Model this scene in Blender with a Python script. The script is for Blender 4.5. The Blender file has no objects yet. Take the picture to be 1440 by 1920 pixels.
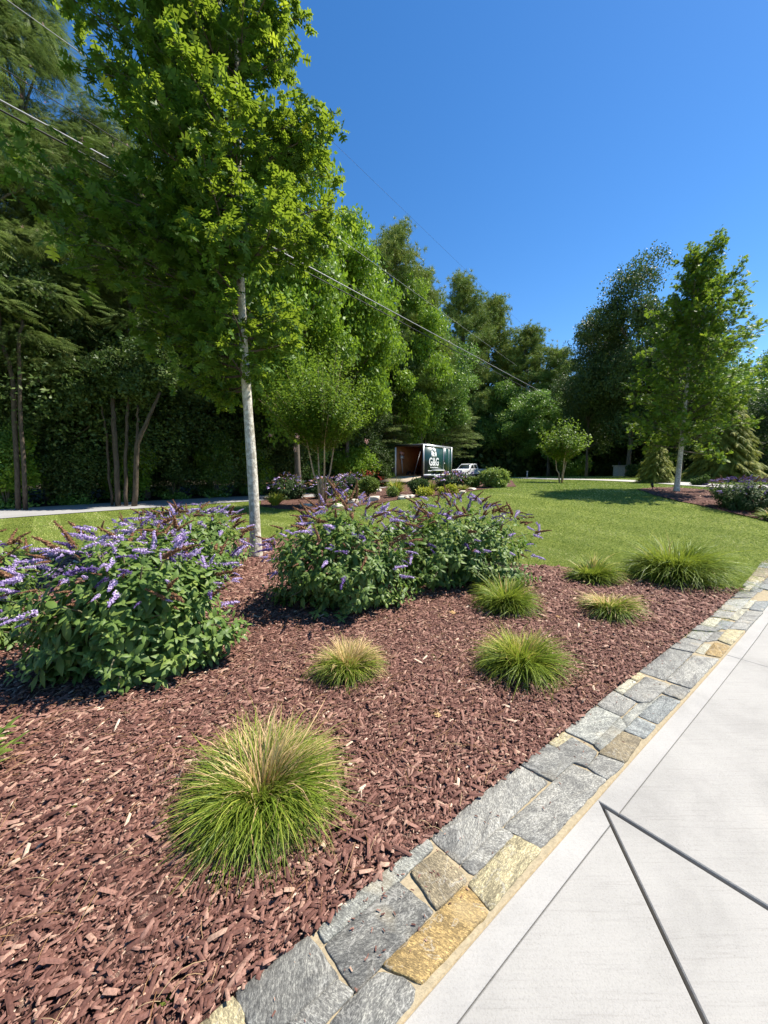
import bpy, bmesh, math
import numpy as np
from mathutils import Vector, Matrix
from mathutils.geometry import delaunay_2d_cdt
R_ = math.radians
# ------------------------------------------------------------------ camera, sky, sun, exposure
scene = bpy.context.scene
PITCH = R_(6.5); EYE = 1.5
cam_d = bpy.data.cameras.new("camera"); cam = bpy.data.objects.new("camera", cam_d)
scene.collection.objects.link(cam); scene.camera = cam
cam_d.sensor_fit = 'HORIZONTAL'; cam_d.sensor_width = 36; cam_d.lens = 18.0
cam_d.clip_start = 0.02; cam_d.clip_end = 2000
cam.location = (0, 0, EYE); cam.rotation_euler = (math.pi / 2 - PITCH, 0, 0)
SUN_EL = R_(57); SUN_AZ = R_(76)          # azimuth clockwise from +Y (the view direction)
sun_dir = Vector((math.sin(SUN_AZ) * math.cos(SUN_EL), math.cos(SUN_AZ) * math.cos(SUN_EL), math.sin(SUN_EL)))
w = bpy.data.worlds.new("World"); scene.world = w; w.use_nodes = True
nt = w.node_tree; bg = nt.nodes['Background']
sky = nt.nodes.new('ShaderNodeTexSky'); sky.sky_type = 'NISHITA'; sky.sun_disc = False
sky.sun_elevation = SUN_EL; sky.sun_rotation = SUN_AZ
sky.air_density = 1.0; sky.dust_density = 0.15; sky.ozone_density = 3.5; sky.altitude = 300
hs = nt.nodes.new('ShaderNodeHueSaturation'); hs.inputs['Saturation'].default_value = 1.27; hs.inputs['Value'].default_value = 0.98; hs.inputs['Hue'].default_value = 0.502
nt.links.new(sky.outputs[0], hs.inputs['Color']); nt.links.new(hs.outputs[0], bg.inputs[0]); bg.inputs[1].default_value = 0.098
sl = bpy.data.lights.new("sun", 'SUN'); sl.energy = 4.9; sl.angle = R_(0.5); sl.color = (1.0, 0.94, 0.84)
so = bpy.data.objects.new("sun", sl); scene.collection.objects.link(so)
so.rotation_euler = sun_dir.to_track_quat('Z', 'Y').to_euler()
scene.view_settings.view_transform = 'Standard'; scene.view_settings.look = 'None'
scene.view_settings.exposure = 1.0; scene.view_settings.gamma = 1
cy = scene.cycles; cy.max_bounces = 7; cy.diffuse_bounces = 3; cy.glossy_bounces = 2; cy.transmission_bounces = 5
cy.caustics_reflective = False; cy.caustics_refractive = False; cy.sample_clamp_indirect = 6

# ------------------------------------------------------------------ helpers
COL = scene.collection
def S(t):
    t = np.clip(t, 0, 1); return t * t * (3 - 2 * t)
def hgt(x, y):
    x = np.asarray(x, float); y = np.asarray(y, float)
    return 0.75 * S((y - 5) / 9) * S((x + 4) / 9) * (1 - .55 * S((y - 32) / 16)) + 0.03 * np.sin(x * .35 + 1) * S((y - 6) / 10)
cp, sp = math.cos(PITCH), math.sin(PITCH)
def ray(px, py):
    xc = (px - 720) / 720.; yc = -(py - 960) / 720.
    return np.array([xc, cp + yc * sp, -sp + yc * cp])
def G(px, py, dz=0.):                      # point of the terrain seen at a photo pixel
    d = ray(px, py); t = 0.3; prev = 0.3
    while t < 160:
        p = d * t
        if EYE + p[2] < float(hgt(p[0], p[1])) + dz: break
        prev = t; t += 0.04 + t * 0.01
    lo, hi = prev, t
    for _ in range(30):
        m = (lo + hi) / 2; p = d * m
        if EYE + p[2] < float(hgt(p[0], p[1])) + dz: hi = m
        else: lo = m
    p = d * hi
    return np.array([p[0], p[1], float(hgt(p[0], p[1])) + dz])
def ZP(px, py, z):                         # point at height z seen at a photo pixel
    d = ray(px, py); t = (z - EYE) / d[2]; p = d * t
    return np.array([p[0], p[1], z])
def at(px, py, Y):                         # point at depth Y
    d = ray(px, py); t = Y / d[1]; return np.array([d[0] * t, Y, EYE + d[2] * t])
def rng(s): return np.random.default_rng(s)
def nrm(a): return a / np.maximum(np.linalg.norm(a, axis=-1, keepdims=True), 1e-9)
def inpoly(P, poly):
    x, y = P[:, 0], P[:, 1]; r = np.zeros(len(P), bool); n = len(poly)
    for i in range(n):
        x1, y1 = poly[i][:2]; x2, y2 = poly[(i + 1) % n][:2]
        c = ((y1 > y) != (y2 > y)); 
        with np.errstate(divide='ignore', invalid='ignore'):
            xi = (x2 - x1) * (y - y1) / ((y2 - y1) if y2 != y1 else 1e-12) + x1
        r ^= c & (x < xi)
    return r

class Acc:                                 # collects triangles for ONE mesh
    def __init__(s): s.V = []; s.T = []; s.R = []; s.M = []; s.n = 0
    def add(s, V, T, r=0.5, mi=0):
        V = np.asarray(V, float).reshape(-1, 3); T = np.asarray(T, int).reshape(-1, 3)
        s.V.append(V); s.T.append(T + s.n); s.n += len(V)
        s.R.append(np.full(len(V), r) if np.isscalar(r) else np.asarray(r, float)); s.M.append(np.full(len(T), mi))
    def scat(s, tp, pos, dirs, nor, sc, r=None, mi=0):
        tv, tt = tp; pos = np.asarray(pos, float); N = len(pos)
        if N == 0: return
        Y = nrm(np.asarray(dirs, float)); X = nrm(np.cross(Y, nor)); Z = np.cross(X, Y)
        sc = np.asarray(sc, float)
        if sc.ndim == 0: sc = np.full(N, float(sc))
        if sc.ndim == 1: sc = np.repeat(sc[:, None], 3, 1)
        q = tv[None, :, :] * sc[:, None, :]
        V = pos[:, None, :] + q[..., 0:1] * X[:, None, :] + q[..., 1:2] * Y[:, None, :] + q[..., 2:3] * Z[:, None, :]
        k = len(tv); T = tt[None] + (np.arange(N) * k)[:, None, None]
        if r is None: r = rng(N).random(N)
        s.add(V.reshape(-1, 3), T.reshape(-1, 3), np.repeat(r, k), mi)
    def tube(s, pts, rad, n=7, r=0.5, mi=0, cap=True):
        pts = np.asarray(pts, float); m = len(pts); rad = np.broadcast_to(np.asarray(rad, float), (m,))
        d = np.gradient(pts, axis=0); d = nrm(d)
        ref = np.array([0, 0, 1.]) if abs(d[0][2]) < .9 else np.array([1., 0, 0])
        u = nrm(np.cross(d, ref)); v = np.cross(d, u)
        a = np.arange(n) * 2 * math.pi / n
        V = pts[:, None] + rad[:, None, None] * (np.cos(a)[None, :, None] * u[:, None] + np.sin(a)[None, :, None] * v[:, None])
        T = []
        for i in range(m - 1):
            for j in range(n):
                a0 = i * n + j; a1 = i * n + (j + 1) % n; b0 = a0 + n; b1 = a1 + n
                T += [(a0, a1, b1), (a0, b1, b0)]
        V = V.reshape(-1, 3)
        if cap:
            V = np.vstack([V, pts[0], pts[-1]]); c0 = m * n
            for j in range(n):
                T.append((c0, (j + 1) % n, j)); T.append((c0 + 1, (m - 1) * n + j, (m - 1) * n + (j + 1) % n))
        s.add(V, T, r, mi)
    def box(s, c, size, rz=0., r=0.5, mi=0, M=None):
        h = np.array(size) / 2; V = np.array([[x, y, z] for x in (-1, 1) for y in (-1, 1) for z in (-1, 1)]) * h
        if M is not None: V = V @ np.asarray(M).T
        cz, sz = math.cos(rz), math.sin(rz)
        V = np.c_[V[:, 0] * cz - V[:, 1] * sz, V[:, 0] * sz + V[:, 1] * cz, V[:, 2]] + np.array(c)
        q = [(0, 1, 3, 2), (4, 6, 7, 5), (0, 4, 5, 1), (2, 3, 7, 6), (0, 2, 6, 4), (1, 5, 7, 3)]
        s.add(V, [t for a, b, c_, d in q for t in ((a, b, c_), (a, c_, d))], r, mi)
    def build(s, name, mats, parent=None, loc=None, smooth=False, bevel=0):
        me = bpy.data.meshes.new(name)
        V = np.concatenate(s.V); T = np.concatenate(s.T); Rr = np.concatenate(s.R); M = np.concatenate(s.M)
        if loc is not None: V = V - np.asarray(loc)
        me.vertices.add(len(V)); me.vertices.foreach_set('co', V.astype(np.float32).ravel())
        me.loops.add(len(T) * 3); me.loops.foreach_set('vertex_index', T.astype(np.int32).ravel())
        me.polygons.add(len(T)); me.polygons.foreach_set('loop_start', (np.arange(len(T)) * 3).astype(np.int32))
        me.polygons.foreach_set('material_index', M.astype(np.int32))
        me.update(calc_edges=True)
        at_ = me.attributes.new('rnd', 'FLOAT', 'POINT'); at_.data.foreach_set('value', Rr.astype(np.float32))
        for m in (mats if isinstance(mats, (list, tuple)) else [mats]): me.materials.append(m)
        if smooth: me.shade_smooth()
        me.validate()
        o = bpy.data.objects.new(name, me); COL.objects.link(o)
        if parent is not None: o.parent = parent
        if loc is not None: o.location = loc
        if bevel:
            b = o.modifiers.new('bevel', 'BEVEL'); b.width = bevel; b.segments = 2; b.limit_method = 'ANGLE'
        return o
def empty(name, loc, rz=0):
    o = bpy.data.objects.new(name, None); COL.objects.link(o); o.location = loc; o.rotation_euler = (0, 0, rz); o.empty_display_size = .2
    return o
def tag(o, label=None, cat=None, group=None, kind=None):
    if label: o['label'] = label
    if cat: o['category'] = cat
    if group: o['group'] = group
    if kind: o['kind'] = kind
    return o
def copy_tree(o, parent=None):
    c = o.copy(); COL.objects.link(c)
    if parent is not None: c.parent = parent
    for ch in list(o.children): copy_tree(ch, c)
    return c

# ------------------------------------------------------------------ materials
def mat(name):
    m = bpy.data.materials.new(name); m.use_nodes = True; nt = m.node_tree
    return m, nt, nt.nodes['Principled BSDF'], nt.nodes['Material Output']
def N(nt, t, **kw):
    n = nt.nodes.new(t)
    for k, v in kw.items(): setattr(n, k, v)
    return n
def ramp(nt, stops, src=None, interp='LINEAR'):
    r = N(nt, 'ShaderNodeValToRGB'); cr = r.color_ramp; cr.interpolation = interp
    while len(cr.elements) < len(stops): cr.elements.new(0.5)
    for e, (p, c) in zip(cr.elements, stops): e.position = p; e.color = (*c, 1)
    if src is not None: nt.links.new(src, r.inputs[0])
    return r
def noise(nt, scale, detail=4, rough=.6, vec=None, dist=0.):
    n = N(nt, 'ShaderNodeTexNoise'); n.inputs['Scale'].default_value = scale; n.inputs['Detail'].default_value = detail
    n.inputs['Roughness'].default_value = rough; n.inputs['Distortion'].default_value = dist
    if vec is not None: nt.links.new(vec, n.inputs['Vector'])
    return n
def mix(nt, f, a, b, mode='MIX'):
    m = N(nt, 'ShaderNodeMix', data_type='RGBA', blend_type=mode)
    for i, v in ((0, f), (6, a), (7, b)):
        if hasattr(v, 'is_linked') or hasattr(v, 'links'): nt.links.new(v, m.inputs[i])
        elif i == 0: m.inputs[0].default_value = v
        else: m.inputs[i].default_value = (*v, 1)
    return m.outputs[2]
def math_(nt, op, a, b=0.):
    m = N(nt, 'ShaderNodeMath', operation=op)
    for i, v in ((0, a), (1, b)):
        if hasattr(v, 'links'): nt.links.new(v, m.inputs[i])
        else: m.inputs[i].default_value = v
    return m.outputs[0]
def bump(nt, b, h, strength=.3, dist=.01):
    n = N(nt, 'ShaderNodeBump'); n.inputs['Strength'].default_value = strength; n.inputs['Distance'].default_value = dist
    nt.links.new(h, n.inputs['Height']); nt.links.new(n.outputs[0], b.inputs['Normal'])
def rnd_out(nt):
    a = N(nt, 'ShaderNodeAttribute', attribute_name='rnd'); return a.outputs['Fac']
def leaf_mat(name, stops, trans=(.25, .4, .03), tf=.4, rough=.45, spec=.4, big=0.0, gain=1.5, tint=(1.18, 1, .7)):
    m, nt, b, out = mat(name)
    stops = [(p, tuple(min(.9, x * gain * k) for x, k in zip(c, tint))) for p, c in stops]
    r = ramp(nt, stops, rnd_out(nt))
    c = r.outputs[0]
    if big:                                   # gentle growth variation from branch to branch
        tc = N(nt, 'ShaderNodeTexCoord'); nz = noise(nt, big, 2, .5, tc.outputs['Object'])
        c = mix(nt, .55, c, ramp(nt, [(.3, (.55, .6, .5)), (.7, (1.35, 1.3, 1.1))], nz.outputs[0]).outputs[0], 'MULTIPLY')
    nt.links.new(c, b.inputs['Base Color']); b.inputs['Roughness'].default_value = rough
    b.inputs['Specular IOR Level'].default_value = spec
    t = N(nt, 'ShaderNodeBsdfTranslucent')
    tcol = mix(nt, .55, c, trans)
    nt.links.new(tcol, t.inputs['Color'])
    ms = N(nt, 'ShaderNodeMixShader'); ms.inputs[0].default_value = tf
    nt.links.new(b.outputs[0], ms.inputs[1]); nt.links.new(t.outputs[0], ms.inputs[2]); nt.links.new(ms.outputs[0], out.inputs[0])
    return m
def plain(name, c, rough=.6, spec=.3, metal=0., var=0.12, scale=8., bmp=0.):
    m, nt, b, out = mat(name)
    tc = N(nt, 'ShaderNodeTexCoord'); nz = noise(nt, scale, 5, .6, tc.outputs['Object'])
    lo = tuple(x * (1 - var) for x in c); hi = tuple(min(1, x * (1 + var)) for x in c)
    nt.links.new(ramp(nt, [(.3, lo), (.7, hi)], nz.outputs[0]).outputs[0], b.inputs['Base Color'])
    b.inputs['Roughness'].default_value = rough; b.inputs['Specular IOR Level'].default_value = spec; b.inputs['Metallic'].default_value = metal
    if bmp: bump(nt, b, nz.outputs[0], bmp, .01)
    return m
def bark(name, c1, c2, scale=6., lich=None):
    m, nt, b, out = mat(name)
    tc = N(nt, 'ShaderNodeTexCoord'); mp = N(nt, 'ShaderNodeMapping'); mp.inputs['Scale'].default_value = (1, 1, .35)
    nt.links.new(tc.outputs['Object'], mp.inputs[0])
    nz = noise(nt, scale * 3, 6, .7, mp.outputs[0], .4); c = ramp(nt, [(.35, c1), (.62, c2)], nz.outputs[0]).outputs[0]
    if lich:
        n2 = noise(nt, 14, 5, .75, tc.outputs['Object'], .3)
        c = mix(nt, ramp(nt, [(.47, (0, 0, 0)), (.56, (1, 1, 1))], n2.outputs[0]).outputs[0], c, lich)
        n3 = noise(nt, 4, 3, .6, tc.outputs['Object'])
        c = mix(nt, ramp(nt, [(.55, (0, 0, 0)), (.7, (.5, .5, .5))], n3.outputs[0]).outputs[0], c, (.2, .2, .12))
    nt.links.new(c, b.inputs['Base Color']); b.inputs['Roughness'].default_value = .9; b.inputs['Specular IOR Level'].default_value = .15
    bump(nt, b, nz.outputs[0], .8, .02)
    return m

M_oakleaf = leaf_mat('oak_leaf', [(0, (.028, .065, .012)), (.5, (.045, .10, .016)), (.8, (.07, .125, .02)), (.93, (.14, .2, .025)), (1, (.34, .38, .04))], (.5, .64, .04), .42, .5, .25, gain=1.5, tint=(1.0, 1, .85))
M_oakleaf2 = leaf_mat('young_oak_leaf', [(0, (.035, .08, .015)), (.6, (.06, .125, .02)), (1, (.20, .26, .03))], (.36, .5, .04), .4, .5, .25, gain=1.8)
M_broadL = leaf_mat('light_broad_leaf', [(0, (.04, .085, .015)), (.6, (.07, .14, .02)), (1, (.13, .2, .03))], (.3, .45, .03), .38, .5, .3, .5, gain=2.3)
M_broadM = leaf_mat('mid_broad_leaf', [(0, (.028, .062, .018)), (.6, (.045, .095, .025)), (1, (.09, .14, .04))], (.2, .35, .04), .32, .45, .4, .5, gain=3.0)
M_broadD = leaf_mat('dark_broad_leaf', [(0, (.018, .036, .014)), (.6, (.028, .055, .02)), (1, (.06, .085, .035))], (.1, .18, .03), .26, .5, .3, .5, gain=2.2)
M_mimosa = leaf_mat('feathery_leaf', [(0, (.035, .062, .022)), (.6, (.055, .09, .035)), (1, (.09, .12, .05))], (.16, .24, .06), .3, .6, .25, .4, gain=2.2)
M_pine = leaf_mat('pine_needle', [(0, (.03, .055, .018)), (.6, (.055, .085, .025)), (1, (.10, .12, .035))], (.14, .2, .04), .2, .55, .3, .5, gain=3.8)
M_crape = leaf_mat('crape_leaf', [(0, (.035, .085, .015)), (.6, (.06, .13, .02)), (1, (.14, .22, .03))], (.3, .45, .04), .38, .5, .22, gain=1.3)
M_conif = leaf_mat('conifer_spray', [(0, (.05, .075, .02)), (.6, (.09, .12, .03)), (1, (.16, .18, .05))], (.25, .3, .05), .25, .6, .2, gain=2.4)
M_bushleaf = leaf_mat('bush_leaf', [(0, (.034, .072, .02)), (.6, (.06, .115, .03)), (1, (.12, .18, .05))], (.2, .4, .04), .28, .5, .35, gain=1.75, tint=(1.2, 1, .8))
M_bushleafD = leaf_mat('far_bush_leaf', [(0, (.03, .06, .025)), (.6, (.05, .09, .035)), (1, (.10, .14, .06))], (.15, .25, .04), .25, .6, .15, gain=.95, tint=(1, 1, .8))
M_shrubY = leaf_mat('yellow_shrub_leaf', [(0, (.22, .26, .02)), (.6, (.42, .44, .04)), (1, (.6, .58, .1))], (.5, .5, .05), .3, .5, .3, gain=1.0, tint=(1, 1, 1))
M_shrubP = leaf_mat('pale_shrub_leaf', [(0, (.10, .16, .03)), (.6, (.2, .28, .06)), (1, (.36, .42, .14))], (.35, .45, .08), .3, .5, .3, gain=1.0, tint=(1, 1, 1))
M_shrubG = leaf_mat('green_shrub_leaf', [(0, (.045, .09, .02)), (.6, (.08, .14, .03)), (1, (.14, .2, .06))], (.25, .35, .05), .3, .5, .3, gain=1.4)
M_lilac = leaf_mat('lilac_floret', [(0, (.27, .18, .38)), (.5, (.52, .40, .64)), (1, (.75, .66, .84))], (.45, .35, .7), .3, .6, .2, gain=1.2, tint=(1, 1, 1))
M_violet = leaf_mat('violet_floret', [(0, (.07, .04, .14)), (.6, (.17, .10, .32)), (1, (.36, .26, .55))], (.25, .15, .45), .25, .6, .2, gain=1.0, tint=(1, 1, 1))
M_brown = leaf_mat('spent_floret', [(0, (.11, .055, .03)), (.6, (.22, .115, .06)), (1, (.36, .21, .12))], (.2, .1, .05), .15, .8, .1, gain=1.2, tint=(1, 1, 1))
M_pink = leaf_mat('pink_flower', [(0, (.6, .3, .3)), (1, (.8, .55, .5))], (.8, .5, .5), .3, gain=1.0, tint=(1, 1, 1))
M_red = leaf_mat('red_flower', [(0, (.45, .03, .04)), (1, (.7, .08, .08))], (.7, .08, .05), .2, gain=1.0, tint=(1, 1, 1))
M_grass = leaf_mat('grass_tuft_blade', [(0, (.045, .085, .012)), (.42, (.10, .16, .02)), (.62, (.2, .24, .05)), (.72, (.32, .29, .15)), (.86, (.42, .34, .22)), (1, (.26, .18, .11))], (.35, .42, .06), .35, .5, .3, gain=1.6, tint=(1.18, 1.03, .85))
M_grassG = leaf_mat('grass_tuft_green', [(0, (.045, .085, .012)), (.5, (.11, .17, .02)), (.8, (.22, .28, .04)), (.92, (.42, .36, .15)), (1, (.36, .25, .12))], (.35, .42, .05), .35, .5, .3, gain=1.6, tint=(1.18, 1.03, .85))
M_lawnblade = leaf_mat('lawn_blade', [(0, (.05, .09, .02)), (.55, (.10, .155, .035)), (.85, (.19, .235, .075)), (1, (.42, .42, .26))], (.3, .4, .08), .3, .6, .2, gain=1.85, tint=(1.12, 1, .8))
M_barkP = bark('pale_bark', (.28, .25, .19), (.5, .45, .36), 8, (.66, .62, .52))
M_barkG = bark('grey_bark', (.08, .065, .05), (.2, .165, .13))
M_barkT = bark('tan_bark', (.3, .2, .13), (.5, .37, .25), 4)
M_twig = plain('twig', (.10, .08, .06), .9)
M_stem = plain('bush_stem', (.14, .12, .07), .8)

def ground_mat():
    m, nt, b, out = mat('lawn_ground'); tc = N(nt, 'ShaderNodeTexCoord')
    n1 = noise(nt, 55, 5, .75, tc.outputs['Object']); n2 = noise(nt, 1.3, 4, .6, tc.outputs['Object'], .5)
    c = ramp(nt, [(.3, (.08, .11, .02)), (.55, (.18, .22, .045)), (.78, (.31, .33, .11))], n1.outputs[0]).outputs[0]
    c = mix(nt, .6, c, ramp(nt, [(.35, (.7, .75, .6)), (.65, (1.25, 1.2, 1.1))], n2.outputs[0]).outputs[0], 'MULTIPLY')
    nt.links.new(c, b.inputs['Base Color']); b.inputs['Roughness'].default_value = .9; b.inputs['Specular IOR Level'].default_value = .1
    bump(nt, b, n1.outputs[0], .9, .04); return m
def mulch_mat():
    m, nt, b, out = mat('mulch_base'); tc = N(nt, 'ShaderNodeTexCoord')
    mp = N(nt, 'ShaderNodeMapping'); mp.inputs['Rotation'].default_value = (0, 0, .7); mp.inputs['Scale'].default_value = (1, 2.2, 1); nt.links.new(tc.outputs['Object'], mp.inputs[0])
    v = N(nt, 'ShaderNodeTexVoronoi'); v.inputs['Scale'].default_value = 26; nt.links.new(mp.outputs[0], v.inputs['Vector'])
    sx = N(nt, 'ShaderNodeSeparateColor'); nt.links.new(v.outputs['Color'], sx.inputs[0])
    c = ramp(nt, [(0, (.06, .028, .022)), (.55, (.11, .055, .043)), (.85, (.18, .1, .08)), (1, (.3, .2, .15))], sx.outputs[0]).outputs[0]
    n1 = noise(nt, 70, 4, .7, tc.outputs['Object'])
    nt.links.new(c, b.inputs['Base Color']); b.inputs['Roughness'].default_value = .9; b.inputs['Specular IOR Level'].default_value = .1
    bump(nt, b, n1.outputs[0], 1.0, .03); return m
def conc_mat(name, base, streak=.5):
    m, nt, b, out = mat(name); tc = N(nt, 'ShaderNodeTexCoord')
    n1 = noise(nt, 2.2, 6, .65, tc.outputs['Object'], .3)
    c = ramp(nt, [(.3, tuple(x * .84 for x in base)), (.5, base), (.72, tuple(min(1, x * 1.1) for x in base))], n1.outputs[0]).outputs[0]
    n2 = noise(nt, 180, 3, .8, tc.outputs['Object'])
    c = mix(nt, .5, c, ramp(nt, [(.3, (.68, .67, .66)), (.48, (1, 1, 1)), (.75, (1.14, 1.14, 1.14))], n2.outputs[0]).outputs[0], 'MULTIPLY')
    mp = N(nt, 'ShaderNodeMapping'); mp.inputs['Rotation'].default_value = (0, 0, R_(-38)); mp.inputs['Scale'].default_value = (2, 60, 1)
    nt.links.new(tc.outputs['Object'], mp.inputs[0]); n3 = noise(nt, 1.6, 5, .7, mp.outputs[0], .2)
    c = mix(nt, streak, c, ramp(nt, [(.28, (.84, .83, .82)), (.45, (1, 1, 1)), (.7, (1.04, 1.04, 1.03))], n3.outputs[0]).outputs[0], 'MULTIPLY')
    n4 = noise(nt, 1.1, 3, .5, tc.outputs['Object'])
    c = mix(nt, ramp(nt, [(.62, (0, 0, 0)), (.75, (.35, .35, .35))], n4.outputs[0]).outputs[0], c, (.5, .43, .36))
    v = N(nt, 'ShaderNodeTexVoronoi'); v.inputs['Scale'].default_value = 38; nt.links.new(tc.outputs['Object'], v.inputs['Vector'])
    pit = ramp(nt, [(.03, (.55, .55, .55)), (.07, (1, 1, 1))], v.outputs['Distance']).outputs[0]
    n5 = noise(nt, 3, 2, .5, tc.outputs['Object']); gate = ramp(nt, [(.5, (0, 0, 0)), (.6, (1, 1, 1))], n5.outputs[0]).outputs[0]
    c = mix(nt, gate, c, mix(nt, 1.0, c, pit, 'MULTIPLY'))
    nt.links.new(c, b.inputs['Base Color']); b.inputs['Roughness'].default_value = .85; b.inputs['Specular IOR Level'].default_value = .25
    hh = math_(nt, 'ADD', math_(nt, 'MULTIPLY', n3.outputs[0], .8), n2.outputs[0]); bump(nt, b, hh, .35, .004); return m
def asphalt_mat():
    m, nt, b, out = mat('road_surface'); tc = N(nt, 'ShaderNodeTexCoord')
    n1 = noise(nt, 60, 4, .7, tc.outputs['Object']); n2 = noise(nt, .8, 4, .6, tc.outputs['Object'])
    c = ramp(nt, [(.3, (.24, .235, .225)), (.7, (.36, .35, .34))], n1.outputs[0]).outputs[0]
    c = mix(nt, .5, c, ramp(nt, [(.3, (.75, .75, .75)), (.7, (1.2, 1.2, 1.2))], n2.outputs[0]).outputs[0], 'MULTIPLY')
    nt.links.new(c, b.inputs['Base Color']); b.inputs['Roughness'].default_value = .85; bump(nt, b, n1.outputs[0], .3, .005); return m
def stone_mat():
    m, nt, b, out = mat('border_stone'); tc = N(nt, 'ShaderNodeTexCoord'); oi = N(nt, 'ShaderNodeObjectInfo')
    cmb = N(nt, 'ShaderNodeVectorMath', operation='ADD'); nt.links.new(tc.outputs['Object'], cmb.inputs[0])
    rv = N(nt, 'ShaderNodeCombineXYZ'); k = math_(nt, 'MULTIPLY', oi.outputs['Random'], 37.); nt.links.new(k, rv.inputs[0]); nt.links.new(k, rv.inputs[1]); nt.links.new(rv.outputs[0], cmb.inputs[1])
    rot = N(nt, 'ShaderNodeVectorRotate', rotation_type='Z_AXIS'); nt.links.new(cmb.outputs[0], rot.inputs[0]); nt.links.new(math_(nt, 'MULTIPLY', oi.outputs['Random'], 9.), rot.inputs['Angle'])
    mp = N(nt, 'ShaderNodeMapping'); mp.inputs['Scale'].default_value = (1, 2.6, 1); nt.links.new(rot.outputs[0], mp.inputs[0])
    n1 = noise(nt, 95, 6, .85, mp.outputs[0], .4)
    g = ramp(nt, [(.36, (.4, .4, .4)), (.47, (.8, .8, .8)), (.53, (1.15, 1.15, 1.13)), (.62, (2.5, 2.5, 2.4))], n1.outputs[0]).outputs[0]
    c = mix(nt, 1.0, oi.outputs['Color'], g, 'MULTIPLY')
    n2 = noise(nt, 7, 5, .6, mp.outputs[0], 1.2)
    c = mix(nt, .75, c, ramp(nt, [(.35, (.5, .5, .52)), (.55, (1.05, 1.05, 1.05)), (.7, (1.35, 1.33, 1.3))], n2.outputs[0]).outputs[0], 'MULTIPLY')
    n3 = noise(nt, 5, 5, .55, rot.outputs[0], 1.6)                      # mineral veins
    ve = math_(nt, 'ABSOLUTE', math_(nt, 'SUBTRACT', n3.outputs[0], .5))
    vm = ramp(nt, [(.0, (.42, .42, .42)), (.006, (.15, .15, .15)), (.016, (0, 0, 0))], ve).outputs[0]
    c = mix(nt, vm, c, (.55, .53, .47))
    n4 = noise(nt, 3.2, 3, .5, cmb.outputs[0]); c = mix(nt, ramp(nt, [(.6, (0, 0, 0)), (.72, (.45, .45, .45))], n4.outputs[0]).outputs[0], c, (.42, .34, .2))
    nt.links.new(c, b.inputs['Base Color']); b.inputs['Roughness'].default_value = .7; b.inputs['Specular IOR Level'].default_value = .35
    bump(nt, b, math_(nt, 'ADD', n1.outputs[0], math_(nt, 'MULTIPLY', n2.outputs[0], 2.)), .6, .006); return m
def chip_mat():
    m, nt, b, out = mat('bark_chip')
    tc = N(nt, 'ShaderNodeTexCoord')
    c = ramp(nt, [(0, (.075, .033, .026)), (.3, (.115, .055, .043)), (.65, (.175, .09, .072)), (.86, (.25, .145, .115)), (.96, (.31, .2, .155)), (.99, (.42, .31, .23)), (1, (.6, .5, .4))], rnd_out(nt)).outputs[0]
    n1 = noise(nt, 160, 3, .7, tc.outputs['Object']); c = mix(nt, .7, c, ramp(nt, [(.35, (.6, .58, .57)), (.65, (1.4, 1.38, 1.35))], n1.outputs[0]).outputs[0], 'MULTIPLY')
    c = mix(nt, 1.0, c, (1.06, 1.0, .95), 'MULTIPLY')
    nt.links.new(c, b.inputs['Base Color']); b.inputs['Roughness'].default_value = .75; b.inputs['Specular IOR Level'].default_value = .25; return m
M_ground = ground_mat(); M_mulch = mulch_mat(); M_chip = chip_mat(); M_stone = stone_mat(); M_road = asphalt_mat()
M_conc = conc_mat('concrete_field', (.325, .312, .288), .9); M_band = conc_mat('concrete_band', (.35, .337, .313), .35)
M_mortar = plain('sandy_mortar', (.38, .31, .2), .9, .1, 0, .18, 60, .5)
M_joint = plain('dark_joint', (.05, .04, .03), .9)
M_litter = plain('leaf_litter', (.035, .03, .018), .95, .1, 0, .5, 9, 1.)
M_rock = plain('pale_rock', (.5, .44, .36), .9, .2, 0, .2, 5, .6)

# ------------------------------------------------------------------ templates (triangles; x across, y along, z normal)
def T_(v, t): return np.array(v, float), np.array(t, int)
def oak_tpl():
    sp_ = [(0, 0), (0, .2), (0, .36), (0, .52), (0, .68), (0, .82), (0, 1.0)]
    v = [(x, y, 0) for x, y in sp_]; t = []
    lobes = [(1, 2, .30, .30), (2, 4, .44, .62), (4, 5, .34, .88)]
    for a, b, wx, ty in lobes:
        for s_ in (-1, 1):
            i = len(v); v += [(s_ * wx, ty, -.10), (s_ * wx * .82, ty - .14, -.05)]
            t += [(a, b, i), (a, i, i + 1)] if s_ < 0 else [(a, i, b), (a, i + 1, i)]
    i = len(v); v += [(-.09, .8, 0), (.09, .8, 0), (-.04, .2, 0), (.04, .2, 0)]; t += [(i, i + 1, 6), (i + 2, i + 3, i + 1), (i + 2, i + 1, i), (0, i + 3, i + 2)]
    return T_(v, t)
OAK = oak_tpl()
LEAF = T_([(0, 0, 0), (0, .33, .05), (0, .68, .02), (0, 1, -.12), (-.2, .25, .0), (-.19, .6, -.02), (.2, .25, .0), (.19, .6, -.02)],
          [(0, 1, 4), (4, 1, 5), (1, 2, 5), (5, 2, 3), (0, 6, 1), (6, 7, 1), (1, 7, 2), (7, 3, 2)])
LEAFS = T_([(0, 0, 0), (-.28, .45, -.05), (.28, .45, -.05), (0, 1, -.05)], [(0, 2, 1), (1, 2, 3)])
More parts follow.
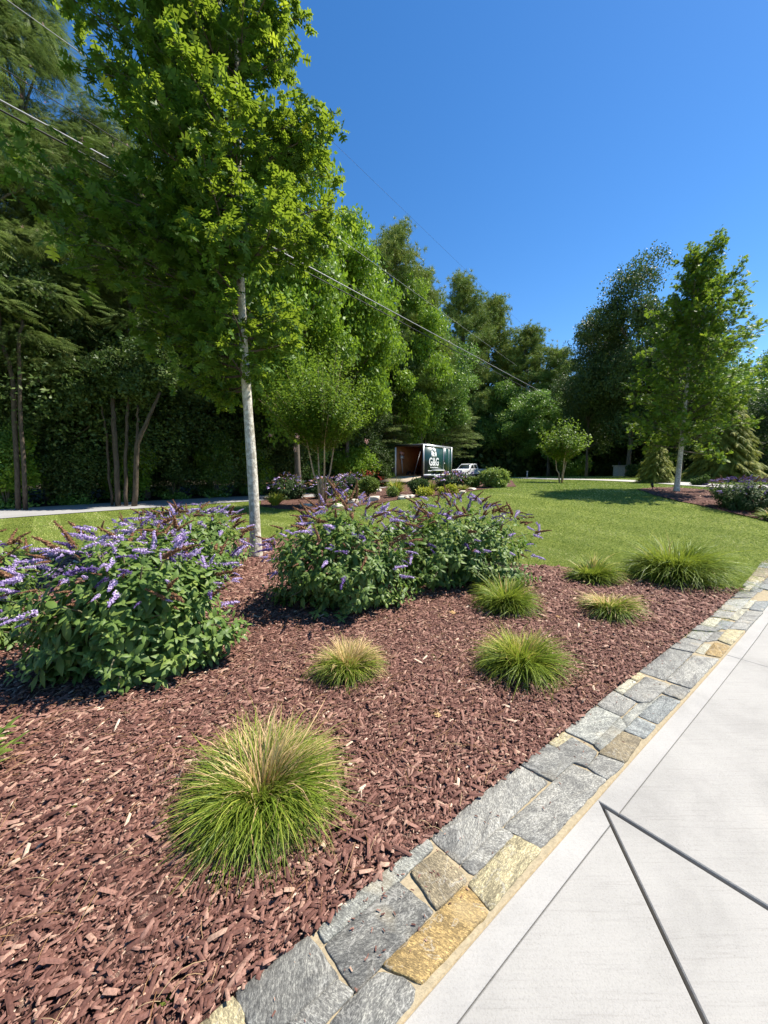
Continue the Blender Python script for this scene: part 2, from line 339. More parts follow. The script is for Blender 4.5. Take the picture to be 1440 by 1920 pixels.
def clump_tpl(n, seed, spread=.5, lw=1.0):
    r = rng(seed); A = Acc(); p = r.normal(0, spread, (n, 3)); d = nrm(r.normal(0, 1, (n, 3))); nn = nrm(r.normal(0, .7, (n, 3)) + [0, 0, 1])
    A.scat(LEAFS, p, d, nn, np.c_[np.full(n, lw), np.ones(n), np.ones(n)] * r.uniform(.7, 1.2, (n, 1)))
    return np.concatenate(A.V), np.concatenate(A.T)
CL5 = clump_tpl(6, 3); CL5b = clump_tpl(6, 8)
def frond_tpl():
    v = []; t = []
    for i in range(9):
        y = .08 + i * .1; L = .30 * math.sin(math.pi * (.18 + i * .085)) + .06
        for s_ in (-1, 1):
            k = len(v); dz = -.2 * y * y
            v += [(0, y, dz), (s_ * L * .55, y + .03, dz - .02), (s_ * L, y + .10, dz - L * .35), (s_ * L * .5, y + .085, dz - .02)]
            t += [(k, k + 1, k + 3), (k + 1, k + 2, k + 3)] if s_ > 0 else [(k, k + 3, k + 1), (k + 1, k + 3, k + 2)]
    return T_(v, t)
FROND = frond_tpl()
def tuft_tpl(n=16, seed=2, wd=.035, up=.6):
    r = rng(seed); v = []; t = []
    for i in range(n):
        d = nrm(r.normal(0, 1, 3) + [0, up, 0]); s_ = nrm(np.cross(d, r.normal(0, 1, 3))) * wd; k = len(v); L = r.uniform(.7, 1.1)
        v += [tuple(-s_), tuple(s_), tuple(d * L)]; t.append((k, k + 1, k + 2))
    return T_(v, t)
TUFT = tuft_tpl(22, 2, .05)
def spray_tpl(n=9, droop=.5):
    v = []; t = []
    for i in range(n):
        y = i / n; L = .34 * (1 - y * .7)
        for s_ in (-1, 1):
            k = len(v); z = -droop * y * y
            v += [(0, y, z), (0, y + .1, z - .01), (s_ * L, y + .3 * L + .1, z - .5 * L)]; t += [(k, k + 1, k + 2)] if s_ < 0 else [(k, k + 2, k + 1)]
    k = len(v); v += [(-.03, 0, 0), (.03, 0, 0), (0, 1.12, -droop * 1.1)]; t.append((k, k + 1, k + 2))
    return T_(v, t)
SPRAY = spray_tpl()

# ------------------------------------------------------------------ ground sheets
def sheet(poly, step, dz, name, m, edge=0., jit=0.):
    poly = np.array([p[:2] for p in poly]); r = rng(5)
    x0, y0 = poly.min(0); x1, y1 = poly.max(0)
    gx, gy = np.meshgrid(np.arange(x0, x1, step), np.arange(y0, y1, step)); P = np.c_[gx.ravel(), gy.ravel()] + r.uniform(-.2, .2, (gx.size, 2)) * step
    P = P[inpoly(P, poly)]
    B = []
    for i in range(len(poly)):
        a, b = poly[i], poly[(i + 1) % len(poly)]; L = np.linalg.norm(b - a); k = max(1, min(200, int(L / step)))
        for j in range(k): B.append(a + (b - a) * j / k)
    B = np.array(B); nb = len(B)
    d = np.min(np.linalg.norm(P[:, None] - B[None, ::max(1, nb // 400)], axis=2), axis=1) if len(P) else np.array([])
    P = P[d > step * .4]
    allp = [Vector(p) for p in np.vstack([B, P])]
    vv, ee, ff, *_ = delaunay_2d_cdt(allp, [], [list(range(nb))], 1, 1e-5)
    V = np.array([[v.x, v.y] for v in vv]); z = hgt(V[:, 0], V[:, 1]) + dz
    if jit: z = z + r.normal(0, jit, len(z))
    A = Acc(); T = [tuple(f) for f in ff if len(f) == 3]
    A.add(np.c_[V, z], T); return tag(A.build(name, m, smooth=True), kind='structure')
# big ground (lawn soil) reaching the horizon
A = Acc(); xs = np.unique(np.r_[np.linspace(-600, -40, 12), np.linspace(-40, 60, 201), np.linspace(60, 600, 12)]); ys = np.unique(np.r_[np.linspace(-60, -2, 8), np.linspace(-2, 60, 156), np.linspace(60, 900, 14)])
XX, YY = np.meshgrid(xs, ys); nx, ny = len(xs), len(ys)
idx = np.arange(nx * ny).reshape(ny, nx); q = np.stack([idx[:-1, :-1], idx[:-1, 1:], idx[1:, 1:], idx[1:, :-1]], -1).reshape(-1, 4)
zz = hgt(XX, YY)
# keep the soil below the paving on the right
EDGE_PX = [(750, 1920), (785, 1876), (855, 1790), (920, 1712), (1014, 1598), (1137, 1467), (1204, 1389), (1294, 1297), (1350, 1236), (1397, 1186), (1440, 1132)]
edge = np.array([G(*p)[:2] for p in EDGE_PX])
d0 = nrm(edge[0] - edge[2]); pre = [edge[0] + d0 * k - np.array([d0[1], -d0[0]]) * .0 for k in (3.0, 1.6, .8, .35)]
post = []; p = edge[-1].copy(); dd = nrm(edge[-1] - edge[-3]); ang = math.atan2(dd[1], dd[0])
for k in range(16):
    ang += R_(1.2); p = p + np.array([math.cos(ang), math.sin(ang)]) * .8; post.append(p.copy())
edge = np.vstack([pre, edge, post]); EN = len(edge)
tt0 = np.r_[0, np.cumsum(np.linalg.norm(np.diff(edge, axis=0), axis=1))]; tn = tt0 / tt0[-1]; edge = np.c_[np.polyval(np.polyfit(tn, edge[:, 0], 5), tn), np.polyval(np.polyfit(tn, edge[:, 1], 5), tn)]
OUT_PX = [(340, 1960), (386, 1920), (443, 1869), (522, 1805), (598, 1748), (700, 1660), (802, 1579), (908, 1490), (977, 1440), (1058, 1374), (1118, 1326), (1150, 1298), (1199, 1262), (1255, 1217), (1296, 1186), (1331, 1158), (1347, 1144), (1386, 1110), (1417, 1089), (1440, 1070)]
outer = np.array([G(*p)[:2] for p in OUT_PX])
dO = nrm(outer[0] - outer[3]); outer = np.vstack([[outer[0] + dO * k for k in (3.0, 1.5, .6)], outer])
def offset(line, d):
    t = nrm(np.gradient(line, axis=0)); return line + np.c_[-t[:, 1], t[:, 0]] * d
wid = np.linalg.norm(outer[-1] - edge[4 + len(EDGE_PX) - 1]); 
tail = offset(edge, .31)[4 + len(EDGE_PX):]
tail = tail[tail[:, 0] > outer[-1][0] + .15]
outer = np.vstack([outer, tail])
EXT = np.array([[40, -20], [-.5, -20]])
drive_poly = np.vstack([offset(edge, .15), EXT])
ins = inpoly(np.c_[XX.ravel(), YY.ravel()], drive_poly).reshape(XX.shape); zz = zz - .12 * ins
A.add(np.c_[XX.ravel(), YY.ravel(), zz.ravel()], np.concatenate([q[:, [0, 1, 2]], q[:, [0, 2, 3]]]))
tag(A.build('lawn', M_ground, smooth=True), kind='structure')

bedlawn_px = [(1393, 1106), (1350, 1108), (1300, 1098), (1240, 1090), (1180, 1080), (1120, 1072), (1060, 1066), (1000, 1062), (940, 1060), (880, 1045), (800, 1030), (700, 1018), (600, 1012), (520, 1010), (440, 1008), (340, 1012), (240, 1022), (120, 1040), (0, 1052), (-260, 1085)]
bl = [G(*p)[:2] for p in bedlawn_px]
bed_poly = [o_ for o_ in outer if o_[0] < bl[0][0] - .02]
bed_poly = np.array(bed_poly + bl + [np.array([-6, 2.]), np.array([-6, -2.2])])
sheet(bed_poly, .12, .012, 'mulch_bed', M_mulch, jit=.006)
isl_px = [(1192, 918), (1225, 915), (1262, 914), (1310, 918), (1360, 926), (1440, 936), (1560, 950), (1560, 1010), (1440, 978), (1385, 966), (1320, 950), (1270, 940), (1225, 929)]
isl_poly = np.array([G(*p)[:2] for p in isl_px]); sheet(isl_poly, .25, .02, 'mulch_island', M_mulch, jit=.01)
mid_px = [(488, 950), (560, 958), (620, 962), (690, 946), (760, 936), (860, 926), (968, 913), (960, 901), (860, 900), (760, 905), (640, 915), (560, 925), (490, 934)]
mid_poly = np.array([G(*p)[:2] for p in mid_px]); sheet(mid_poly, .4, .02, 'mulch_strip', M_mulch, jit=.01)

def strip(name, L, Rr_, m, dz, n=3):
    L = np.array(L); Rr_ = np.array(Rr_); k = len(L); A = Acc(); V = []
    for j in range(n + 1): 
        P = L * (1 - j / n) + Rr_ * j / n; V.append(np.c_[P, hgt(P[:, 0], P[:, 1]) + dz])
    V = np.stack(V, 1).reshape(-1, 3); T = []
    for i in range(k - 1):
        for j in range(n): a = i * (n + 1) + j; T += [(a, a + 1, a + n + 2), (a, a + n + 2, a + n + 1)]
    A.add(V, T); return tag(A.build(name, m, smooth=True), kind='structure')
def smooth_line(P, n=60):
    P = np.array(P, float); t = np.r_[0, np.cumsum(np.linalg.norm(np.diff(P, axis=0), axis=1))]; u = np.linspace(0, t[-1], n)
    Q = np.c_[np.interp(u, t, P[:, 0]), np.interp(u, t, P[:, 1])]
    for _ in range(3): Q[1:-1] = (Q[:-2] + 2 * Q[1:-1] + Q[2:]) / 4
    return Q
roadN = smooth_line([(-30, -14), G(-120, 984)[:2], G(0, 972)[:2], G(240, 955)[:2], G(480, 939)[:2], (1.0, 23.3), (4.6, 28.5), (8.2, 36), (11.8, 46), (18, 56), (34, 64), (90, 72)], 90)
roadF = offset(roadN, 3.3)
strip('road', roadN, roadF, M_road, .02, 5)
far_in = smooth_line([(10, 30.6), G(1000, 899)[:2], G(1100, 900.5)[:2], G(1200, 905)[:2], G(1290, 912)[:2], G(1400, 925)[:2] + [1, 1], (24, 16), (34, 10)], 50)
strip('concrete_path', far_in, offset(far_in, 2.0), plain('path_concrete', (.42, .4, .36), .85, .2, 0, .08, 6), .035, 3)
# forest floor beyond the road
ff = np.vstack([offset(roadF, .2), [[90, 140], [-120, 140], [-120, -14]]])
strip('forest_floor', offset(roadF, .15), roadF + np.c_[np.linspace(-60, 30, len(roadF)), np.full(len(roadF), 70)], M_litter, .03, 12)

# ------------------------------------------------------------------ driveway slabs
def pxw(*a): return np.array([G(*p)[:2] for p in a])
LINE_PX1 = pxw((855, 1920), (940, 1800), (1030, 1690), (1137, 1555))
Jc = G(1125, 1503)[:2]; J1e = G(1440, 1698)[:2]; J2e = G(1325, 1925)[:2]; J3a = G(1362, 1227)[:2]; J3b = G(1440, 1250)[:2]
BW = float(np.min(np.linalg.norm(edge - LINE_PX1[2], axis=1))); 
seg = edge[1:] - edge[:-1]
def dist_edge(p):
    t = np.clip(((p - edge[:-1]) * seg).sum(1) / (seg ** 2).sum(1), 0, 1); return np.min(np.linalg.norm(p - (edge[:-1] + seg * t[:, None]), axis=1))
BW = np.mean([dist_edge(p) for p in LINE_PX1])
e_in = offset(edge, -.006); band_o = offset(edge, -(BW)); band_i = offset(edge, -(BW + .0022))
def cut_line(line, a, d):     # split an open polyline by a ray a + t d ; returns index and point
    n = np.array([-d[1], d[0]]); s_ = (line - a) @ n
    for i in range(len(line) - 1):
        if s_[i] * s_[i + 1] <= 0 and np.linalg.norm(line[i] - a) < 3.0:
            t = s_[i] / (s_[i] - s_[i + 1]); return i, line[i] + (line[i + 1] - line[i]) * t
    return None
d1 = nrm(J1e - Jc); d2 = nrm(J2e - Jc); d3 = nrm(J3b - J3a)
far = 14.
def slab_piece(line, i0, p0, i1, p1, rest):
    return np.vstack([[p0], line[i0 + 1:i1 + 1], [p1], rest])
def inset_poly(P, d):
    P = np.array(P); n = len(P); out = []
    ar = sum(P[i][0] * P[(i + 1) % n][1] - P[(i + 1) % n][0] * P[i][1] for i in range(n))
    sg = 1 if ar > 0 else -1
    for i in range(n):
        a = nrm(P[i] - P[i - 1]); b = nrm(P[(i + 1) % n] - P[i]); na = np.array([-a[1], a[0]]) * sg; nb = np.array([-b[1], b[0]]) * sg
        m = na + nb; m = m / max((m @ m) / 2, .3); out.append(P[i] + m * d)
    return np.array(out)
def slab_mesh(bm, P, top, thick, mi, rnd_edge=.004):
    P0 = P; P1 = inset_poly(P, rnd_edge)
    vb = [bm.verts.new((*p, top - thick)) for p in P0]; vt = [bm.verts.new((*p, top - rnd_edge * .9)) for p in P0]; vi = [bm.verts.new((*p, top)) for p in P1]
    n = len(P)
    fs = []
    for i in range(n):
        j = (i + 1) % n; fs.append(bm.faces.new((vb[i], vb[j], vt[j], vt[i]))); fs.append(bm.faces.new((vt[i], vt[j], vi[j], vi[i])))
    f = bm.faces.new(vi); fs.append(f)
    for f in fs: f.material_index = mi
bm = bmesh.new(); ST = -.004
lines = {}
i1b, p1b = cut_line(e_in, Jc, d1); i3b, p3b = cut_line(e_in, J3a, d3)
# band pieces (beside the stones) and field pieces, split at the joints
def cuts(line):
    r = {}
    for nm, a, d in (('2', Jc, d2), ('1', Jc, d1), ('3', J3a, d3)):
        c = cut_line(line, a, d); r[nm] = c
    return r
ce, cb, ci = cuts(e_in), cuts(band_o), cuts(band_i)
G2, G1, G3 = .0042, .0034, .0025
def perp(d): return np.array([-d[1], d[0]])
last = EN - 1
def band(a, b):      # a, b: (edge cut, band cut) or None for the line ends
    e0 = (0, e_in[0]) if a is None else a[0]; e1 = (last - 1, e_in[last]) if b is None else b[0]
    b0 = (0, band_o[0]) if a is None else a[1]; b1 = (last - 1, band_o[last]) if b is None else b[1]
    E = np.vstack([[e0[1]], e_in[e0[0] + 1:e1[0] + 1], [e1[1]]]); B = np.vstack([[b0[1]], band_o[b0[0] + 1:b1[0] + 1], [b1[1]]])
    P = np.vstack([E, B[::-1]]); keep = [0]
    for k in range(1, len(P)):
        if np.linalg.norm(P[k] - P[keep[-1]]) > .012: keep.append(k)
    return P[keep]
def shift(c, v): return (c[0], c[1] + v)
bands = [band(None, (shift(ce['2'], -d0 * 0 - nrm(edge[9] - edge[8]) * G2), shift(cb['2'], -nrm(edge[9] - edge[8]) * G2))),
         None,
         band((shift(ce['1'], nrm(edge[10] - edge[9]) * G1), shift(cb['1'], nrm(edge[10] - edge[9]) * G1)), (shift(ce['3'], -nrm(edge[12] - edge[11]) * G3), shift(cb['3'], -nrm(edge[12] - edge[11]) * G3))),
         band((shift(ce['3'], nrm(edge[12] - edge[11]) * G3), shift(cb['3'], nrm(edge[12] - edge[11]) * G3)), None)]
for P in bands:
    if P is not None: slab_mesh(bm, P[::-1] if False else P, ST + .001, .08, 1, .003)
I = band_i
n2, n1_, n3 = perp(d2), perp(d1), perp(d3)
# slab A: along the line from its start to joint 2
fA = np.vstack([[I[0]], I[1:ci['2'][0] + 1], [ci['2'][1] - n2 * -0 - nrm(I[8] - I[7]) * G2], [Jc + d2 * far - nrm(I[8] - I[7]) * G2], [[I[0][0], -20]]])
slab_mesh(bm, fA, ST, .08, 0)
# slab B: wedge between joints 2 and 1
sB = Jc + nrm(d1 + d2) * .028
fB = np.vstack([[sB], [Jc + d2 * far + nrm(I[8] - I[7]) * G2], [Jc + d1 * far - nrm(I[8] - I[7]) * G1]])
slab_mesh(bm, fB, ST - .002, .08, 0)
fC = np.vstack([[ci['1'][1] + nrm(I[10] - I[9]) * G1], I[ci['1'][0] + 1:ci['3'][0] + 1], [ci['3'][1] - nrm(I[12] - I[11]) * G3], [J3a + d3 * far - nrm(I[12] - I[11]) * G3], [Jc + d1 * far + nrm(I[10] - I[9]) * G1]])
slab_mesh(bm, fC, ST + .002, .08, 0)
fD = np.vstack([[ci['3'][1] + nrm(I[12] - I[11]) * G3], I[ci['3'][0] + 1:], [[40, I[-1][1]]], [J3a + d3 * 40 + nrm(I[12] - I[11]) * G3]])
slab_mesh(bm, fD, ST, .08, 0)
bmesh.ops.recalc_face_normals(bm, faces=bm.faces)
me = bpy.data.meshes.new('driveway'); bm.to_mesh(me); bm.free(); me.materials.append(M_conc); me.materials.append(M_band)
dw = bpy.data.objects.new('driveway', me); COL.objects.link(dw); tag(dw, kind='structure')
A = Acc(); A.add([(-.9, -20, -.045), (40, -20, -.045), (40, 14, -.045), (-.9, 14, -.045)], [(0, 1, 2), (0, 2, 3)])
bmj = [np.r_[p, -.045] for p in np.vstack([offset(edge, .03), EXT])]
vs = [Vector(p[:2]) for p in bmj]; vv, ee, ff_, *_ = delaunay_2d_cdt(vs, [], [list(range(len(vs)))], 1, 1e-5)
A = Acc(); A.add([(v.x, v.y, -.035) for v in vv], [tuple(f) for f in ff_ if len(f) == 3]); tag(A.build('joint_base', M_joint), kind='structure')

# ------------------------------------------------------------------ stone border
bord = empty('stone_border', (*G(1000, 1480)[:2], 0)); tag(bord, 'mortared grey and tan flagstone edging strip between bark mulch and concrete driveway', 'stone edging')
r = rng(21); ox = np.array([*G(1000, 1480)[:2], 0])
Lc = smooth_line(outer, 160); Rc = smooth_line(offset(edge, -.002)[:], 160)
V = np.vstack([np.c_[Lc, np.full(160, .008)], np.c_[Rc, np.full(160, .008)], np.c_[Lc, np.full(160, -.08)], np.c_[Rc, np.full(160, -.08)]]); T = []
for i in range(159): T += [(i, i + 160, i + 161), (i, i + 161, i + 1), (i + 320, i + 321, i), (i, i + 321, i + 1), (i + 160, i + 480, i + 161), (i + 161, i + 480, i + 481)]
A = Acc(); A.add(V, T); o = A.build('mortar', M_mortar, bord, loc=ox); o.location = (0, 0, 0)
gry, dk, tan, org, pal, brn, blu = (.175, .17, .16), (.14, .137, .13), (.28, .24, .15), (.24, .165, .07), (.28, .265, .21), (.165, .135, .09), (.15, .158, .16)
LT = (.2, .2, .185)
stones = [
 ([(340, 1962), (437, 1877), (458, 1908), (440, 1990)], tan), ([(444, 1869), (579, 1761), (600, 1790), (633, 1840), (545, 1922), (470, 1930)], dk),
 ([(545, 1928), (634, 1848), (661, 1869), (600, 1930)], gry), ([(612, 1778), (748, 1660), (762, 1674), (811, 1716), (733, 1797), (666, 1864), (636, 1820)], dk),
 ([(598, 1750), (647, 1703), (762, 1611), (802, 1580), (812, 1596), (748, 1654), (610, 1772)], LT), ([(772, 1641), (823, 1602), (875, 1656), (820, 1710)], brn),
 ([(720, 1818), (875, 1668), (914, 1716), (790, 1848), (756, 1833)], org), ([(618, 1930), (668, 1874), (710, 1831), (755, 1841), (778, 1860), (774, 1880), (720, 1945)], dk),
 ([(879, 1665), (965, 1573), (1012, 1598), (918, 1710)], tan), ([(866, 1628), (940, 1558), (962, 1571), (888, 1645)], gry),
 ([(809, 1576), (908, 1491), (975, 1442), (1025, 1471), (942, 1551), (862, 1625)], gry), ([(946, 1556), (1074, 1438), (1135, 1466), (1013, 1594)], gry),
 ([(979, 1440), (1027, 1402), (1044, 1410), (1073, 1388), (1119, 1415), (1099, 1442), (1075, 1432), (1034, 1468)], dk), ([(1029, 1400), (1056, 1378), (1071, 1386), (1044, 1406)], tan),
 ([(1102, 1444), (1123, 1421), (1168, 1437), (1137, 1465)], gry), ([(1124, 1418), (1167, 1377), (1202, 1389), (1170, 1434)], brn),
 ([(1060, 1374), (1117, 1328), (1161, 1348), (1112, 1399)], LT), ([(1114, 1401), (1163, 1351), (1173, 1368), (1125, 1412)], LT),
 ([(1119, 1325), (1150, 1300), (1191, 1320), (1164, 1346)], gry), ([(1167, 1352), (1196, 1323), (1219, 1323), (1239, 1307), (1195, 1345), (1173, 1367)], LT),
 ([(1182, 1275), (1197, 1265), (1209, 1271), (1193, 1280)], tan), ([(1153, 1297), (1181, 1277), (1192, 1282), (1166, 1305)], pal),
 ([(1169, 1307), (1211, 1273), (1256, 1288), (1217, 1320), (1196, 1320)], gry), ([(1243, 1303), (1260, 1288), (1293, 1297), (1276, 1315)], gry),
 ([(1242, 1307), (1274, 1318), (1232, 1360), (1198, 1345)], blu), ([(1196, 1349), (1229, 1364), (1206, 1388), (1171, 1374)], blu),
 ([(1200, 1262), (1255, 1220), (1297, 1229), (1246, 1278)], dk), ([(1250, 1279), (1300, 1232), (1346, 1239), (1294, 1294)], gry),
 ([(1257, 1217), (1284, 1199), (1318, 1207), (1299, 1226)], gry), ([(1304, 1225), (1321, 1209), (1332, 1211), (1319, 1229)], pal),
 ([(1323, 1230), (1341, 1207), (1367, 1215), (1350, 1235)], org), ([(1287, 1197), (1298, 1187), (1337, 1189), (1320, 1206)], gry),
 ([(1323, 1206), (1341, 1187), (1357, 1188), (1344, 1203)], gry), ([(1346, 1203), (1364, 1183), (1394, 1186), (1370, 1212)], tan),
 ([(1298, 1184), (1310, 1175), (1351, 1182), (1338, 1187)], dk), ([(1312, 1173), (1331, 1160), (1352, 1163), (1337, 1178)], pal),
 ([(1339, 1178), (1354, 1165), (1377, 1169), (1362, 1183)], blu), ([(1366, 1182), (1402, 1147), (1430, 1149), (1397, 1183)], gry),
 ([(1332, 1158), (1347, 1146), (1380, 1151), (1366, 1162)], gry), ([(1368, 1163), (1387, 1144), (1401, 1145), (1380, 1166)], pal),
 ([(1348, 1144), (1366, 1127), (1407, 1125), (1383, 1149)], LT), ([(1370, 1123), (1386, 1111), (1420, 1112), (1409, 1123)], gry),
 ([(1389, 1142), (1407, 1127), (1419, 1128), (1403, 1143)], pal), ([(1405, 1145), (1417, 1131), (1444, 1130), (1428, 1148)], blu),
 ([(1391, 1108), (1417, 1090), (1424, 1091), (1403, 1109)], pal), ([(1406, 1110), (1423, 1093), (1448, 1092), (1424, 1112)], blu)]
WP = [(np.array([G(*p)[:2] for p in s_]), c) for s_, c in stones]
# stones beyond the right edge of the frame and behind the viewer continue the same coursing
mid_l = smooth_line(offset(edge, .15), 400); 
def add_course(i0, i1):
    s0 = i0
    while s0 < i1:
        L1 = int(r.integers(5, 10)); a, b = s0, min(s0 + L1, i1)
        for f0, f1 in (((.01, .47), (.53, .97)) if r.random() < .75 else ((.01, .97),)):
            E = smooth_line(edge, 400); t = nrm(np.gradient(E, axis=0)); nn = np.c_[-t[:, 1], t[:, 0]]
            P = [E[a] + nn[a] * f0 * .3 + t[a] * .01, E[b] + nn[b] * f0 * .3, E[b] + nn[b] * f1 * .3, E[a] + nn[a] * f1 * .3 + t[a] * .01]
            WP.append((np.array(P), [gry, dk, LT, tan, blu, brn][int(r.integers(0, 6))]))
        s0 = b
E400 = smooth_line(edge, 400); iR = int(np.argmin(np.linalg.norm(E400 - G(1452, 1116)[:2], axis=1))); add_course(iR + 3, min(iR + 90, 398))
iL = int(np.argmin(np.linalg.norm(E400 - G(735, 1948)[:2], axis=1))); iL -= int(.42 / max(1e-6, np.linalg.norm(E400[5] - E400[4]))); add_course(max(iL - 40, 1), iL)
def densify(P, step=.018, j=.0016):
    out = []
    for i in range(len(P)):
        a, b = P[i], P[(i + 1) % len(P)]; k = max(1, int(np.linalg.norm(b - a) / step))
        for q_ in range(k):
            pt = a + (b - a) * q_ / k
            out.append(pt + r.normal(0, j, 2))
    return np.array(out)
for P, c in WP:
    cen = P.mean(0)
    ar = sum(P[i][0] * P[(i + 1) % len(P)][1] - P[(i + 1) % len(P)][0] * P[i][1] for i in range(len(P)))
    if ar < 0: P = P[::-1]
    P = inset_poly(P, -.005); D = densify(P); ins_ = D + nrm(cen - D) * .005
    # round the corners of the outline a little
    D2 = (np.roll(D, 1, 0) + 5 * D + np.roll(D, -1, 0)) / 7
    n = len(D2); top = .016 + r.uniform(-.002, .004); tl = r.normal(0, .006, 2)
    I2 = D2 + nrm(cen - D2) * .0035; I3 = D2 * .55 + cen * .45
    zt = lambda Q, s_=0.0008: top + (Q - cen) @ tl + r.normal(0, s_, len(Q))
    V = np.vstack([np.c_[D2, np.full(n, -.02)], np.c_[D2, zt(D2, .0008) - .0028], np.c_[I2, zt(I2)], np.c_[I3, zt(I3, .0012)], [[*cen, top]]]); T = []
    for L_ in range(3):
        for i in range(n):
            j = (i + 1) % n; a0 = L_ * n + i; a1 = L_ * n + j; T += [(a0, a1, a1 + n), (a0, a1 + n, a0 + n)]
    for i in range(n): T.append((3 * n + i, 3 * n + (i + 1) % n, 4 * n))
    A = Acc(); A.add(V, T); c0_ = c; c = tuple(x * y for x, y in zip(c, (1.2, 1.2, 1.14))); o = A.build('paving_stone', M_stone, bord, loc=np.r_[cen, 0])
    o.location = (*(cen - ox[:2]), 0); k = r.uniform(.85, 1.15); o.color = (c[0] * k, c[1] * k, c[2] * k, 1)
    if c0_ in (org,): o['label'] = 'rusty orange flagstone'
    if c0_ in (tan,): o['label'] = 'cream and tan flagstone'

# ------------------------------------------------------------------ mulch chips
def chips(name, poly, dens_fn, n_try, rect, seed, parentlabel=None, maxd=9, zoff=.012):
    r = rng(seed); P = np.c_[r.uniform(rect[0], rect[1], n_try), r.uniform(rect[2], rect[3], n_try)]
    d = np.hypot(P[:, 0], P[:, 1]); P = P[r.random(n_try) < dens_fn(d)]; P = P[inpoly(P, poly)]
    # only where a nearby viewer could look
    P = P[(P[:, 1] > -.6) & (np.abs(P[:, 0]) < P[:, 1] * 1.15 + 1.3)]
    n = len(P); d = np.hypot(P[:, 0], P[:, 1])
    L = np.exp(r.normal(math.log(.0165), .6, n)).clip(.005, .085); W = (L * r.uniform(.16, .42, n)).clip(.004, .016) ; H = W * r.uniform(.2, .5, n)
    k = np.clip(d / 3.2, 1, 2.4); L, W, H = L * k ** .7, W * k, H * k
    a = r.normal(.85, .75, n) ; tilt = r.normal(0, .22, n); D = np.c_[np.cos(a) * np.cos(tilt), np.sin(a) * np.cos(tilt), np.sin(tilt)]
    Nn = nrm(np.c_[r.normal(0, .3, n), r.normal(0, .3, n), np.ones(n)])
    z = hgt(P[:, 0], P[:, 1]) + zoff + r.uniform(0, .016, n) + np.abs(np.sin(tilt)) * L * .4
    tv = np.array([(-.5, -.42, 0), (.45, -.5, 0), (.5, .4, 0), (-.3, .5, 0), (-.3, -.3, 1), (.3, -.36, 1), (.26, .3, 1), (-.2, .34, 1)], float)
    tt = np.array([(4, 5, 6), (4, 6, 7), (0, 1, 5), (0, 5, 4), (1, 2, 6), (1, 6, 5), (2, 3, 7), (2, 7, 6), (3, 0, 4), (3, 4, 7)])
    A = Acc(); c = r.random(n) ** .95
    A.scat((tv, tt), np.c_[P, z], D, Nn, np.c_[W, L, H], c)
    return A.build(name, M_chip), n
o, nchip = chips('bark_chips', bed_poly, lambda d: np.clip(2.4 / np.maximum(d, 1.0) ** 1.1, 0, 1), 1150000, (-6, 6.2, -.2, 7.6), 31)
tag(o, 'loose red brown bark chips covering the near planting bed', 'bark mulch', kind='stuff')
o, _ = chips('bark_chips', isl_poly, lambda d: d * 0 + 1, 12000, (6, 20, 8, 18), 33)
tag(o, 'bark chips under the right hand tree on the lawn', 'bark mulch', kind='stuff')
# pine straw and thin twigs lying in the mulch
r = rng(41); A = Acc(); n = 1500; P = np.c_[r.uniform(-2.5, 2.5, n * 3), r.uniform(.3, 4.5, n * 3)]; P = P[inpoly(P, bed_poly)][:n]; n = len(P)
for p in P:
    a = r.normal(.8, .9); L = r.uniform(.04, .13); bnd = r.normal(0, .5); m_ = 5; pts = []
    q_ = np.array(p); aa = a
    for k in range(m_):
        pts.append([q_[0], q_[1], .034 + .012 * math.sin(k / (m_ - 1) * math.pi) + r.uniform(0, .004)]); q_ = q_ + np.array([math.cos(aa), math.sin(aa)]) * L / (m_ - 1); aa += bnd / 3
    A.tube(pts, .0008 + .0004 * r.random(), 3, r.random(), cap=False)
tag(A.build('pine_straw', leaf_mat('straw', [(0, (.2, .09, .04)), (.6, (.38, .22, .1)), (1, (.5, .36, .2))], (.3, .2, .1), .1, .7, .2, gain=1., tint=(1, 1, 1))), 'thin brown pine straw and twigs strewn over the bark chips', 'pine straw', kind='stuff')
# a few dry fallen leaves
tan_leaf = leaf_mat('dry_leaf', [(0, (.42, .2, .06)), (1, (.6, .42, .2))], (.5, .3, .1), .2, gain=1., tint=(1, 1, 1))
for (px, py, sz, lb) in ((853, 1152, .07, 'curled orange dry leaf on mulch below the butterfly bush group'), (822, 1346, .045, 'small orange dry leaf on mulch in the open bed'), (1050, 1158, .05, 'yellowish dry leaf on mulch beside the straw coloured tuft')):
    g = G(px, py, .035); A = Acc(); A.scat(OAK, [g], [r.normal(0, 1, 3) * [1, 1, .1]], [[.2, -.2, 1]], sz * 1.3, np.array([r.random()])); o = A.build('fallen_leaf', tan_leaf, loc=g); tag(o, lb, 'fallen leaf', 'dry leaves fallen on the mulch')

r = rng(43); n = 260; k_ = r.integers(2, len(edge) - 2, n * 3); P = edge[k_] + (edge[np.minimum(k_ + 1, len(edge) - 1)] - edge[k_]) * r.random((n * 3, 1)); t_ = nrm(np.gradient(edge, axis=0))[k_]
P = P - np.c_[-t_[:, 1], t_[:, 0]] * (-.03 - r.random(n * 3) ** .6 * .26)[:, None]; m_ = (P[:, 1] > .2) & (P[:, 1] < 6); P = P[m_][:n]; n = len(P)
A = Acc(); Lg = r.uniform(.004, .016, n); A.scat((np.array([(-.5, -.42, 0), (.45, -.5, 0), (.5, .4, 0), (-.3, .5, 0), (0, 0, 1)], float), np.array([(0, 1, 4), (1, 2, 4), (2, 3, 4), (3, 0, 4)])), np.c_[P, np.full(n, .0205)], np.c_[r.normal(0, 1, (n, 2)), np.zeros(n)], np.tile([0, 0, 1.], (n, 1)), np.c_[Lg * .35, Lg, Lg * .2], r.random(n))
